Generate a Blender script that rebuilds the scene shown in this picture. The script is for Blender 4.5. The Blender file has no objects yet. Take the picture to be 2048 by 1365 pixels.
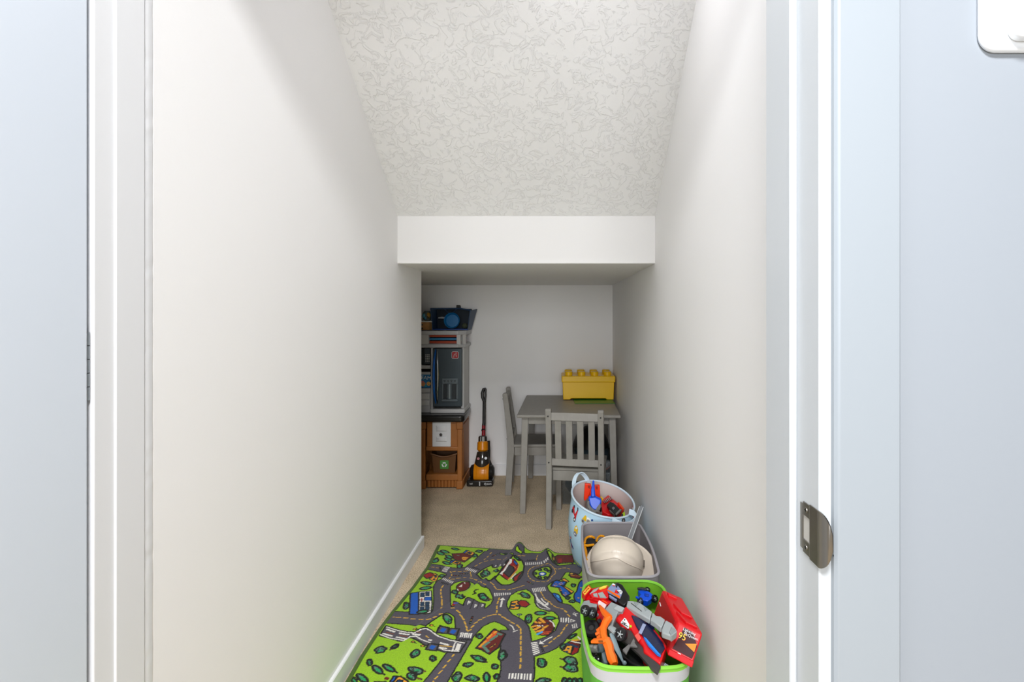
import bpy, bmesh, math, random
import numpy as np
from mathutils import Vector, Matrix, Euler, noise as mnoise

# ------------------------------------------------------------------ camera
scene = bpy.context.scene
COL = scene.collection
FPX, CX, CY, CAMZ = 1100.0, 1112.0, 624.0, 1.15
cd = bpy.data.cameras.new('camera'); cam = bpy.data.objects.new('camera', cd); COL.objects.link(cam)
cd.sensor_width = 36.0; cd.sensor_fit = 'HORIZONTAL'; cd.lens = 36.0 * FPX / 2048.0
cd.shift_x = -(CX - 1024.0) / 2048.0; cd.shift_y = -(682.5 - CY) / 2048.0
cd.clip_start = 0.02; cd.clip_end = 60
cam.location = (0, 0, CAMZ); cam.rotation_euler = (math.radians(90), 0, 0)
scene.camera = cam
# ------------------------------------------------------------------ daylight and exposure
w = bpy.data.worlds.new('daylight'); scene.world = w; w.use_nodes = True
bg = w.node_tree.nodes['Background']; bg.inputs[0].default_value = (0.88, 0.94, 1.0, 1); bg.inputs[1].default_value = 0.10
scene.view_settings.view_transform = 'Standard'; scene.view_settings.look = 'None'
scene.view_settings.gamma = 1.0; scene.view_settings.use_curve_mapping = False
scene.view_settings.exposure = 0.0
LAMP_POWER = 19.0
def area(name, loc, rx, sx, sy, energy, color):
    l = bpy.data.lights.new(name, 'AREA'); l.shape = 'RECTANGLE'; l.size = sx; l.size_y = sy; l.energy = energy; l.color = color
    o = bpy.data.objects.new(name, l); COL.objects.link(o); o.location = loc; o.rotation_euler = (math.radians(rx), 0, 0)
# two unseen fill lights, added behind and above the camera
area('fill_behind_camera', (-.12, -4.2, 1.6), 90, 2.2, 1.8, 148.0, (0.955, 0.975, 1.0))
area('fill_overhead', (-.1, -.55, 2.70), 0, .5, .5, 106.0, (0.965, 0.975, 1.0))

# ------------------------------------------------------------------ helpers
def lin(h):
    h = h.lstrip('#'); o = []
    for i in (0, 2, 4):
        c = int(h[i:i+2], 16) / 255.0
        o.append(c / 12.92 if c <= 0.04045 else ((c + 0.055) / 1.055) ** 2.4)
    return tuple(o)
MATS = {}
def mat(name, hexc, rough=0.5, metal=0.0, spec=0.5, bump=0.0, bscale=200.0, bdist=0.001, var=0.0, vscale=8.0, alpha=1.0, trans=0.0, emit=0.0, coat=0.0, sheen=0.0):
    if name in MATS: return MATS[name]
    m = bpy.data.materials.new(name); m.use_nodes = True; nt = m.node_tree
    b = nt.nodes['Principled BSDF']; c = lin(hexc)
    b.inputs['Base Color'].default_value = (*c, 1); b.inputs['Roughness'].default_value = rough
    b.inputs['Metallic'].default_value = metal; b.inputs['Specular IOR Level'].default_value = spec
    b.inputs['Alpha'].default_value = alpha; b.inputs['Transmission Weight'].default_value = trans
    b.inputs['Coat Weight'].default_value = coat; b.inputs['Sheen Weight'].default_value = sheen
    if emit:
        b.inputs['Emission Color'].default_value = (*c, 1); b.inputs['Emission Strength'].default_value = emit
    tc = None
    if bump or var:
        tc = nt.nodes.new('ShaderNodeTexCoord')
    if var:
        n = nt.nodes.new('ShaderNodeTexNoise'); n.inputs['Scale'].default_value = vscale; n.inputs['Detail'].default_value = 4
        nt.links.new(tc.outputs['Object'], n.inputs['Vector'])
        r = nt.nodes.new('ShaderNodeValToRGB')
        r.color_ramp.elements[0].position = 0.3; r.color_ramp.elements[1].position = 0.7
        r.color_ramp.elements[0].color = (*[x * (1 - var) for x in c], 1); r.color_ramp.elements[1].color = (*[min(1, x * (1 + var)) for x in c], 1)
        nt.links.new(n.outputs['Fac'], r.inputs['Fac']); nt.links.new(r.outputs['Color'], b.inputs['Base Color'])
    if bump:
        n = nt.nodes.new('ShaderNodeTexNoise'); n.inputs['Scale'].default_value = bscale; n.inputs['Detail'].default_value = 3
        nt.links.new(tc.outputs['Object'], n.inputs['Vector'])
        bp = nt.nodes.new('ShaderNodeBump'); bp.inputs['Strength'].default_value = bump; bp.inputs['Distance'].default_value = bdist
        nt.links.new(n.outputs['Fac'], bp.inputs['Height']); nt.links.new(bp.outputs['Normal'], b.inputs['Normal'])
    MATS[name] = m
    return m

def at(px, py, Y): return Vector(((px - CX) * Y / FPX, Y, CAMZ - (py - CY) * Y / FPX))
def fl(px, py, z=0.0):
    Y = FPX * (CAMZ - z) / (py - CY); return Vector(((px - CX) * Y / FPX, Y, z))

def rotmat(rx=0, ry=0, rz=0, loc=(0, 0, 0)):
    return Matrix.Translation(Vector(loc)) @ Euler((math.radians(rx), math.radians(ry), math.radians(rz)), 'XYZ').to_matrix().to_4x4()
def frame(origin, xdir, zdir):
    z = Vector(zdir).normalized(); x = Vector(xdir); x = (x - z * x.dot(z)).normalized(); y = z.cross(x)
    m = Matrix((x, y, z)).transposed().to_4x4(); m.translation = Vector(origin); return m

class MB:
    def __init__(s): s.v = []; s.f = []; s.m = []
    def add(s, vs, fs, mi=0, M=None):
        o = len(s.v)
        for p in vs:
            p = Vector(p); s.v.append(M @ p if M is not None else p)
        for f in fs: s.f.append([i + o for i in f]); s.m.append(mi)
        return s
    def box(s, x0, x1, y0, y1, z0, z1, mi=0, M=None):
        return s.add([(x0,y0,z0),(x1,y0,z0),(x1,y1,z0),(x0,y1,z0),(x0,y0,z1),(x1,y0,z1),(x1,y1,z1),(x0,y1,z1)],
              [(0,3,2,1),(4,5,6,7),(0,1,5,4),(1,2,6,5),(2,3,7,6),(3,0,4,7)], mi, M)
    def hexa(s, b, t, mi=0, M=None):
        return s.add(list(b) + list(t), [(0,3,2,1),(4,5,6,7),(0,1,5,4),(1,2,6,5),(2,3,7,6),(3,0,4,7)], mi, M)
    def prism(s, pts, d0, d1, axis='z', mi=0, M=None):
        a = 0.0; n = len(pts)
        for i in range(n):
            x0, y0 = pts[i]; x1, y1 = pts[(i+1) % n]; a += x0*y1 - x1*y0
        if a < 0: pts = pts[::-1]
        def mk(p, d):
            return {'z': (p[0], p[1], d), 'y': (p[0], d, p[1]), 'x': (d, p[0], p[1])}[axis]
        vs = [mk(p, d0) for p in pts] + [mk(p, d1) for p in pts]
        flip = (axis == 'y') ^ (d1 < d0)
        fs = [list(range(n))[::-1], list(range(n, 2*n))] + [[i, (i+1) % n, n + (i+1) % n, n + i] for i in range(n)]
        if flip: fs = [f[::-1] for f in fs]
        return s.add(vs, fs, mi, M)
    def loft(s, rings, closed_ring=True, cap0=True, cap1=True, mi=0, M=None):
        n = len(rings[0]); vs = [p for r in rings for p in r]; fs = []
        for i in range(len(rings) - 1):
            for j in range(n if closed_ring else n - 1):
                k = (j + 1) % n
                fs.append([i*n+j, i*n+k, (i+1)*n+k, (i+1)*n+j])
        if cap0 and closed_ring: fs.append(list(range(n))[::-1])
        if cap1 and closed_ring: fs.append([(len(rings)-1)*n + j for j in range(n)])
        return s.add(vs, fs, mi, M)
    def tube(s, path, r, n=10, closed=False, mi=0, M=None, flat=1.0, up=None):
        path = [Vector(p) for p in path]; m = len(path); rings = []
        pu = None
        for i, p in enumerate(path):
            if closed: t = path[(i+1) % m] - path[i-1]
            else: t = path[min(i+1, m-1)] - path[max(i-1, 0)]
            t.normalize()
            if up is not None: u = Vector(up)
            elif pu is None: u = Vector((0,0,1)) if abs(t.z) < 0.9 else Vector((1,0,0))
            else: u = pu
            u = (u - t * u.dot(t)).normalized(); pu = u; b = t.cross(u)
            rr = r[i] if isinstance(r, (list, tuple)) else r
            rings.append([p + (u * math.sin(a) * flat + b * math.cos(a)) * rr for a in [2*math.pi*k/n for k in range(n)]])
        if closed: rings.append(rings[0])
        return s.loft(rings, True, not closed, not closed, mi, M)
    def lathe(s, prof, n=24, mi=0, M=None, cap=True):
        rings = [[(r*math.cos(2*math.pi*k/n), r*math.sin(2*math.pi*k/n), z) for k in range(n)] for r, z in prof]
        return s.loft(rings, True, cap, cap, mi, M)
    def cyl(s, p0, p1, r, n=16, mi=0, r1=None):
        p0 = Vector(p0); p1 = Vector(p1); return s.tube([p0, p1], [r, r if r1 is None else r1], n, False, mi)
    def sph(s, c, r, n=16, m=10, mi=0, M=None):
        r = (r, r, r) if not isinstance(r, (tuple, list)) else r
        rings = []
        for i in range(m + 1):
            t = math.pi * (i + 0.001) / (m + 0.002) if 0 < i < m else (1e-3 if i == 0 else math.pi - 1e-3)
            rings.append([(c[0] + r[0]*math.sin(t)*math.cos(2*math.pi*k/n), c[1] + r[1]*math.sin(t)*math.sin(2*math.pi*k/n), c[2] - r[2]*math.cos(t)) for k in range(n)])
        return s.loft(rings, True, True, True, mi, M)
    def build(s, name, mats, parent=None, bevel=0.0, seg=2, smooth=True, angle=35, solid=0.0, sub=0, world=False, kind=None, label=None):
        me = bpy.data.meshes.new(name)
        vs = s.v
        if world and parent is not None:
            inv = wmat(parent).inverted(); vs = [inv @ p for p in vs]
        me.from_pydata([tuple(p) for p in vs], [], s.f)
        for m in (mats if isinstance(mats, (list, tuple)) else [mats]): me.materials.append(m)
        me.polygons.foreach_set('material_index', s.m)
        bm = bmesh.new(); bm.from_mesh(me); bmesh.ops.recalc_face_normals(bm, faces=bm.faces); bm.to_mesh(me); bm.free()
        if smooth:
            me.polygons.foreach_set('use_smooth', [True] * len(me.polygons)); me.set_sharp_from_angle(angle=math.radians(angle))
        me.update()
        o = bpy.data.objects.new(name, me); COL.objects.link(o)
        if parent is not None: o.parent = parent
        if solid:
            md = o.modifiers.new('thick', 'SOLIDIFY'); md.thickness = solid; md.offset = 0
        if sub:
            md = o.modifiers.new('sub', 'SUBSURF'); md.levels = sub; md.render_levels = sub
        if bevel:
            md = o.modifiers.new('bev', 'BEVEL'); md.width = bevel; md.segments = seg; md.limit_method = 'ANGLE'; md.angle_limit = math.radians(40)
            md.harden_normals = False
        if kind: o['kind'] = kind
        if label: o['label'] = label
        return o
def wmat(o):
    m = o.matrix_basis.copy()
    return wmat(o.parent) @ m if o.parent else m
def thing(name, label, cat, loc=(0,0,0), rz=0.0, group=None):
    o = bpy.data.objects.new(name, None); COL.objects.link(o); o.empty_display_size = 0.05
    o.location = loc; o.rotation_euler = (0, 0, math.radians(rz))
    o.matrix_basis = Matrix.Translation(Vector(loc)) @ Matrix.Rotation(math.radians(rz), 4, 'Z')
    o['label'] = label; o['category'] = cat
    if group: o['group'] = group
    return o
def tag(o, label, cat, group=None):
    o['label'] = label; o['category'] = cat
    if group: o['group'] = group
    return o
def struct(o): o['kind'] = 'structure'; return o
def copy_tree(o, parent=None):
    c = o.copy(); COL.objects.link(c); c.parent = parent
    for ch in [x for x in bpy.data.objects if x.parent == o]: copy_tree(ch, c)
    return c
def text(name, s, size, m, M, parent=None, depth=0.0006, world=True, align='CENTER'):
    cu = bpy.data.curves.new(name, 'FONT'); cu.body = s; cu.size = size; cu.extrude = depth; cu.align_x = align; cu.align_y = 'CENTER'; cu.resolution_u = 3
    t = bpy.data.objects.new(name, cu); COL.objects.link(t)
    dg = bpy.context.evaluated_depsgraph_get()
    me = bpy.data.meshes.new_from_object(t.evaluated_get(dg)); bpy.data.objects.remove(t)
    me.materials.clear(); me.materials.append(m)
    if world and parent is not None: M = wmat(parent).inverted() @ M
    me.transform(M)
    o = bpy.data.objects.new(name, me); COL.objects.link(o)
    if parent is not None: o.parent = parent
    return o

# ------------------------------------------------------------------ the setting
def wall_mat(name, hexc, bs=90, st=0.12):
    return mat(name, hexc, 0.6, spec=0.3, bump=st, bscale=bs, bdist=0.0015)
M_WALL = wall_mat('wall_paint', '#F2F1F0')
M_JAMB = mat('jamb_paint_dimmed', '#C8CCCF', 0.42, spec=0.4)  # same jamb paint, darkened where the room light strikes hard
M_JAMBL = mat('jamb_paint_brightened', '#E2E3E5', 0.42, spec=0.4)  # lighter copy of that paint, brightness put into the colour
M_TRIM = mat('trim_paint', '#EFEFF0', 0.42, spec=0.4)
def knock():
    m = bpy.data.materials.new('knockdown_ceiling'); m.use_nodes = True; nt = m.node_tree; b = nt.nodes['Principled BSDF']
    b.inputs['Base Color'].default_value = (*lin('#F0F0F0'), 1); b.inputs['Roughness'].default_value = 0.55
    tc = nt.nodes.new('ShaderNodeTexCoord'); mp = nt.nodes.new('ShaderNodeMapping'); nt.links.new(tc.outputs['Object'], mp.inputs[0])
    n = nt.nodes.new('ShaderNodeTexNoise'); n.inputs['Scale'].default_value = 27; n.inputs['Detail'].default_value = 6; n.inputs['Roughness'].default_value = 0.62; n.inputs['Distortion'].default_value = 0.8
    nt.links.new(mp.outputs[0], n.inputs['Vector'])
    r = nt.nodes.new('ShaderNodeValToRGB'); r.color_ramp.elements[0].position = 0.495; r.color_ramp.elements[1].position = 0.55
    nt.links.new(n.outputs['Fac'], r.inputs['Fac'])
    bp = nt.nodes.new('ShaderNodeBump'); bp.inputs['Strength'].default_value = 0.55; bp.inputs['Distance'].default_value = 0.003
    nt.links.new(r.outputs['Color'], bp.inputs['Height']); nt.links.new(bp.outputs['Normal'], b.inputs['Normal'])
    return m
M_CEIL = knock()
def carpet():
    m = bpy.data.materials.new('carpet_beige'); m.use_nodes = True; nt = m.node_tree; b = nt.nodes['Principled BSDF']
    b.inputs['Roughness'].default_value = 0.95; b.inputs['Specular IOR Level'].default_value = 0.1
    tc = nt.nodes.new('ShaderNodeTexCoord')
    n = nt.nodes.new('ShaderNodeTexNoise'); n.inputs['Scale'].default_value = 190; n.inputs['Detail'].default_value = 3
    n2 = nt.nodes.new('ShaderNodeTexNoise'); n2.inputs['Scale'].default_value = 7; n2.inputs['Detail'].default_value = 5; n2.inputs['Roughness'].default_value = 0.65
    for q in (n, n2): nt.links.new(tc.outputs['Object'], q.inputs['Vector'])
    r = nt.nodes.new('ShaderNodeValToRGB'); r.color_ramp.elements[0].position = 0.34; r.color_ramp.elements[1].position = 0.66
    r.color_ramp.elements[0].color = (*lin('#BBA588'), 1); r.color_ramp.elements[1].color = (*lin('#F8E6C8'), 1)
    r2 = nt.nodes.new('ShaderNodeValToRGB'); r2.color_ramp.elements[0].position = 0.3; r2.color_ramp.elements[1].position = 0.6
    r2.color_ramp.elements[0].color = (0.80, 0.79, 0.77, 1); r2.color_ramp.elements[1].color = (1, 1, 1, 1)
    nt.links.new(n.outputs['Fac'], r.inputs['Fac']); nt.links.new(n2.outputs['Fac'], r2.inputs['Fac'])
    mx = nt.nodes.new('ShaderNodeMix'); mx.data_type = 'RGBA'; mx.blend_type = 'MULTIPLY'; mx.inputs['Factor'].default_value = 1
    nt.links.new(r.outputs['Color'], mx.inputs['A']); nt.links.new(r2.outputs['Color'], mx.inputs['B']); nt.links.new(mx.outputs['Result'], b.inputs['Base Color'])
    bp = nt.nodes.new('ShaderNodeBump'); bp.inputs['Strength'].default_value = 0.9; bp.inputs['Distance'].default_value = 0.006
    nt.links.new(n.outputs['Fac'], bp.inputs['Height']); nt.links.new(bp.outputs['Normal'], b.inputs['Normal'])
    return m
M_CARPET = carpet()

Y1, Y2, Y3 = 2.287, 2.669, 3.870         # header, end of the left wall, back wall
ZS1, ZS3, ZH = 1.3506, 1.3364, 1.548     # soffit at header, soffit at back wall, header top
XR1, XR3 = 0.4117, 0.398                 # right wall at header and at back wall
def xl(y): return -0.659 + (y - Y1) * 0.01636
SLOPE = 0.769
YF = 0.83; ZTOP = 2.44; YT = Y1 - (ZTOP - ZH) / SLOPE

struct(MB().box(-2.2, 1.6, -2.2, Y3 + .1, -0.06, 0.0).build('floor', M_CARPET, smooth=False))
# left partition with its free end
b = MB(); b.hexa([(xl(.927), .927, 0), (xl(Y2), Y2, 0), (xl(Y2) - .115, Y2, 0), (xl(.927) - .115, .927, 0)],
                 [(xl(.927), .927, 2.5), (xl(Y2), Y2, 2.5), (xl(Y2) - .115, Y2, 2.5), (xl(.927) - .115, .927, 2.5)])
struct(b.build('wall_left', M_WALL, bevel=0.004))
b = MB(); b.prism([(XR1, YF), (XR1, Y1), (XR3, Y3), (XR3 + .12, Y3 + .1), (XR1 + .12, YF)], 0, 2.5)
struct(b.build('wall_right', M_WALL, smooth=False))
struct(MB().box(-2.0, XR3 + .12, Y3, Y3 + .1, 0, 1.5).build('wall_back', M_WALL, smooth=False))
struct(MB().box(-2.1, -2.0, 2.5, Y3 + .1, 0, 1.5).build('wall_alcove', M_WALL, smooth=False))
struct(MB().box(-2.0, -.775, 2.5, 2.6, 0, 1.5).build('wall_alcove_front', M_WALL, smooth=False))
# header face, sloped ceiling and flat ceiling above the door
struct(MB().box(xl(Y1) - .005, XR1 + .005, Y1, Y1 + .09, ZS1, ZH + .05).build('wall_header', M_WALL, bevel=0.003))
b = MB(); b.hexa([(-2.05, Y1 + .004, ZS1), (XR1 + .06, Y1 + .004, ZS1), (XR3 + .06, Y3 + .05, ZS3), (-2.05, Y3 + .05, ZS3)],
                 [(-2.05, Y1 + .004, ZS1 + .1), (XR1 + .06, Y1 + .004, ZS1 + .1), (XR3 + .06, Y3 + .05, ZS3 + .1), (-2.05, Y3 + .05, ZS3 + .1)])
struct(b.build('ceiling_low', M_CEIL, smooth=False))
b = MB(); b.hexa([(-.8, Y1, ZH), (XR1 + .06, Y1, ZH), (XR1 + .06, YT, ZTOP), (-.8, YT, ZTOP)],
                 [(-.8, Y1 + .06, ZH + .08), (XR1 + .06, Y1 + .06, ZH + .08), (XR1 + .06, YT + .06, ZTOP + .08), (-.8, YT + .06, ZTOP + .08)])
struct(b.build('ceiling_slope', M_CEIL, smooth=False))
struct(MB().box(-.8, XR1 + .06, .7, YT + .07, ZTOP, ZTOP + .08).build('ceiling', M_CEIL, smooth=False))
# front wall around the doorway (outer room side)
M_WALLF = wall_mat('wall_paint_front_dimmed', '#9BA1A8', 140, 0.05)  # paint darkened to offset the strong fill lights
struct(MB().box(.36, 1.7, .693, .83, 0, 2.75).build('wall_front_right', M_WALLF, smooth=False))
struct(MB().box(-1.7, -.705, .811, .93, 0, 2.75).build('wall_front_left', M_WALLF, smooth=False))
struct(MB().box(-.705, .36, .70, .925, 2.06, 2.75).build('wall_front_head', M_WALLF, smooth=False))
# right jamb with stop, casing
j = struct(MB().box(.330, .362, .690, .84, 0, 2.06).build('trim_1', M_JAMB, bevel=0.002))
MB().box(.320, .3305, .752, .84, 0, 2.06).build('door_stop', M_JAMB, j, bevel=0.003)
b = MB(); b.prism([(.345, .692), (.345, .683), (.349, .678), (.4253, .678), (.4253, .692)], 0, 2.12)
b.build('casing', mat('casing_paint_dimmed', '#9EA5AB', 0.42, spec=0.4), j, bevel=0.002)  # casing colour darkened too, countering the strong light on it
# left jamb, stop and the caulked joint
xj = xl(.927)
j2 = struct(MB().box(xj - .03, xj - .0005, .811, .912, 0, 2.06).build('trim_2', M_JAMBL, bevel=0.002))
MB().box(xj - .002, xj + .0025, .8486, .9085, 0, 2.06).build('door_stop', M_JAMBL, j2, bevel=0.0015)
cb = MB(); rings = []
random.seed(3)
for i in range(300):
    z = i * 2.05 / 299
    q = 0.0016 + 0.0012 * mnoise.noise((z * 60, 1, 0))
    y0 = .9095 + .0012 * mnoise.noise((z * 25, 5, 0)); y1 = .9285 + .0012 * mnoise.noise((z * 25, 9, 0))
    rings.append([(xj - .004, y0, z), (xj + q * .5, y0 + .001, z), (xj + q, y0 + .006, z), (xj + q * .8, y1 - .007, z), (xj + q * .4, y1 - .001, z), (xj - .004, y1, z)])
cb.loft(rings); cb.build('caulk_bead', M_JAMBL, j2)
# ---- open door leaf on its hinges, left
d = struct(MB().box(-.724, -.684, -.32, .803, .012, 2.03).build('door_1', mat('door_paint', '#D4DCE6', 0.4, spec=0.4), bevel=0.002))
for hz in (.22, 1.07, 1.82):
    h = MB(); h.box(-.7005, -.6995, .79, .815, hz - .05, hz + .05)
    for k in range(5):
        h.cyl((-.690, .8068, hz - .05 + k * .0202), (-.690, .8068, hz - .05 + k * .0202 + .0192), .0048, 14)
    h.build('hinge', mat('hinge_metal', '#8E959B', 0.35, 0.9), d)
# ------------------------------------------------------------------ baseboards
def bboard(name, p0, p1, h, t, side):
    p0 = Vector(p0); p1 = Vector(p1); d = (p1 - p0).normalized(); n = Vector((-d.y, d.x, 0)) * side
    b = MB(); q = [(0, 0), (t, 0), (t, h - .004), (t - .003, h), (0, h)]
    b.loft([[p + n * a + Vector((0, 0, z)) for a, z in q] for p in (p0, p1)])
    return struct(b.build(name, M_TRIM, bevel=0.001))
bboard('baseboard_left', (xl(.93), .93, 0), (xl(Y2), Y2, 0), .06, .011, -1)
bboard('baseboard_left_end', (xl(Y2) + .011, Y2, 0), (xl(Y2) - .115, Y2, 0), .06, .011, -1)
bboard('baseboard_back', (-.60, Y3, 0), (XR3, Y3, 0), .078, .012, -1)
bboard('baseboard_right', (XR1, .84, 0), (XR1, 1.25, 0), .06, .011, 1)

# ------------------------------------------------------------------ play rug with printed roads
RUG_L = [(.95, -.654), (1.707, -.653), (1.828, -.652), (1.99, -.642), (2.108, -.6287), (2.2917, -.600), (2.471, -.582), (2.703, -.5824), (2.8, -.5824)]
def rug_left(y): return np.interp(y, [a for a, _ in RUG_L], [b_ for _, b_ in RUG_L])
def rug_back(x): return 2.703 - (x + .5824) * .153
CREASE = [fl(1033, 1104), fl(1019, 1118), fl(1009, 1132), fl(999.5, 1144.5), (fl(977, 1164)), fl(950, 1181), fl(901.5, 1217.7), fl(879, 1231.5), fl(851, 1251), fl(833, 1265), fl(813.5, 1280)]
def rug_h(X, Y):
    """height of the wrinkled rug above the carpet (arrays)"""
    X = np.asarray(X, float); Y = np.asarray(Y, float)
    best = np.full(X.shape, 9.0); sd = np.zeros(X.shape); tt = np.zeros(X.shape)
    n = len(CREASE) - 1
    for i in range(n):
        ax, ay = CREASE[i].x, CREASE[i].y; bx, by = CREASE[i+1].x, CREASE[i+1].y
        dx, dy = bx - ax, by - ay; L2 = dx*dx + dy*dy
        t = np.clip(((X-ax)*dx + (Y-ay)*dy) / L2, 0, 1)
        ex, ey = X - ax - t*dx, Y - ay - t*dy; dd = np.hypot(ex, ey)
        s_ = np.sign(dx*ey - dy*ex)
        k = dd < best
        best = np.where(k, dd, best); sd = np.where(k, s_, sd); tt = np.where(k, (i + t) / n, tt)
    # crease runs towards the camera going left: far side steep, near side gentle
    wdt = np.where(sd > 0, .05, .012)
    amp = .013 * np.interp(tt, [0, .15, .8, 1], [1.3, 1.0, .9, .0])
    h = amp * np.exp(-(best / wdt) ** 2)
    eb = rug_back(X) - Y
    fall = np.exp(-(np.clip(eb, 0, 9) / .09) ** 2)
    h = h + fall * (.026 * np.exp(-((X + .172) / .026) ** 2) + .020 * np.exp(-((X + .040) / .024) ** 2))
    return h + .009

def rug_xy(px, py):
    z = .009
    for _ in range(4):
        p = fl(px, py, float(z)); z = float(rug_h(p.x, p.y))
    return p.x, p.y
CROPS = {'A': (680, 1230, 10.111), 'B': (790, 1080, 10.111), 'C': (770, 1190, 10.111), 'D': (950, 1085, 10.111), 'E': (920, 1180, 10.111),
         'F': (1040, 1085, 9.75), 'G': (1020, 1190, 7.8), 'H': (840, 1280, 9.309)}
def cv(c, pts):
    x0, y0, s_ = CROPS[c]; return [rug_xy(x0 + x / s_, y0 + y / s_) for x, y in pts]
RC = {k: np.array(lin(h)) for k, h in dict(g='#9CCB1C', d='#55505A', k='#15140F', y='#E0AE3C', w='#F1ECE4', t='#1FA35C', s='#5E8674', b='#0A5CC0', c='#49A8E8',
      r='#9C1412', o='#F0A52A', m='#6A150F', e='#47660A', n='#123A5A', l='#B5D860', q='#3A3538', u='#8A4A2A', p='#E0571F').items()}
xs = np.concatenate([np.arange(-.66, .14, .0022), np.arange(.14, .405, .012)])
ys = np.concatenate([np.arange(1.50, 1.60, .012), np.arange(1.60, 2.712, .0022)])
GX, GY = np.meshgrid(xs, ys)
# shape the grid to the rug's outline
LB = rug_left(GY); GX2 = np.where(GX < .1, LB + (GX + .66) * (.1 - LB) / .76, GX)
YB = rug_back(GX2); GY2 = np.where(GY > 2.3, 2.3 + (GY - 2.3) * (YB - 2.3) / (ys[-1] - 2.3), GY)
GX, GY = GX2, GY2
COLR = np.empty(GX.shape + (3,)); COLR[:] = RC['g']
def bbox_mask(pts, pad):
    a = np.array(pts); return (GX > a[:, 0].min() - pad) & (GX < a[:, 0].max() + pad) & (GY > a[:, 1].min() - pad) & (GY < a[:, 1].max() + pad)
def inside(pts, x, y):
    r = np.zeros(x.shape, bool); n = len(pts)
    for i in range(n):
        x0, y0 = pts[i]; x1, y1 = pts[(i+1) % n]
        if y0 == y1: continue
        c = ((y0 > y) != (y1 > y)) & (x < (x1 - x0) * (y - y0) / (y1 - y0) + x0); r ^= c
    return r
def dist(pts, x, y, closed):
    d_ = np.full(x.shape, 9.0); n = len(pts)
    for i in range(n if closed else n - 1):
        ax, ay = pts[i]; bx, by = pts[(i+1) % n]; dx, dy = bx-ax, by-ay; L2 = dx*dx + dy*dy + 1e-12
        t = np.clip(((x-ax)*dx + (y-ay)*dy) / L2, 0, 1); d_ = np.minimum(d_, np.hypot(x-ax-t*dx, y-ay-t*dy))
    return d_
FZ = np.random.RandomState(4).randn(*GX.shape) * .0004
def paint(idx, m, c):
    if not m.any(): return
    sub = COLR[idx]; sub[m] = RC[c]; COLR[idx] = sub
def fillm(pts, c, ol=None, lw=.0018, lc='k'):
    idx = bbox_mask(pts, lw + .004)
    x, y = GX[idx], GY[idx]
    if not len(x): return
    ins = inside(pts, x, y)
    paint(idx, ins, c)
    if ol: paint(idx, dist(pts, x, y, True) + FZ[idx] < lw, lc)
def strokem(pts, c, hw, closed=False):
    idx = bbox_mask(pts, hw + .004); x, y = GX[idx], GY[idx]
    if len(x): paint(idx, dist(pts, x, y, closed) + FZ[idx] < hw, c)
def smooth(pts, it=2, closed=True):
    for _ in range(it):
        q = []; n = len(pts)
        rng = range(n) if closed else range(n - 1)
        if not closed: q.append(pts[0])
        for i in rng:
            a, b_ = pts[i], pts[(i+1) % n]
            q += [(a[0]*.75+b_[0]*.25, a[1]*.75+b_[1]*.25), (a[0]*.25+b_[0]*.75, a[1]*.25+b_[1]*.75)]
        if not closed: q.append(pts[-1])
        pts = q
    return pts
def poly(c, pts, col, ol=True, lw=.0016, sm=0):
    lw *= 1.45
    p = cv(c, pts)
    if sm: p = smooth(p, sm)
    fillm(p, col, ol, lw)
def line(c, pts, col, hw, closed=False, sm=0):
    p = cv(c, pts)
    if sm: p = smooth(p, sm, closed)
    strokem(p, col, hw, closed)
def dashes(c, pts, hw=.0022, col='y'):
    for i in range(0, len(pts) - 1, 2): line(c, pts[i:i+2], col, hw)
def dashline(c, pts, n, hw=.0022, duty=.55, col='y', sm=1):
    p = smooth(cv(c, pts), sm, False); a = np.array(p); sl = np.r_[0, np.cumsum(np.hypot(*np.diff(a, axis=0).T))]
    for k in range(n):
        t0 = sl[-1] * k / n; t1 = sl[-1] * (k + duty) / n
        q = [(np.interp(t, sl, a[:, 0]), np.interp(t, sl, a[:, 1])) for t in np.linspace(t0, t1, 4)]
        strokem(q, col, hw)
def zebra(c, a0, a1, b0, b1, n, col='w', duty=.5):
    """stripes between edge a0-a1 and opposite edge b0-b1"""
    A0, A1, B0, B1 = cv(c, [a0, a1, b0, b1])
    L = lambda p, q, t: (p[0] + (q[0]-p[0])*t, p[1] + (q[1]-p[1])*t)
    for k in range(n):
        t0 = k / n; t1 = (k + duty) / n
        fillm([L(A0, A1, t0), L(A0, A1, t1), L(B0, B1, t1), L(B0, B1, t0)], col)
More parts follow.
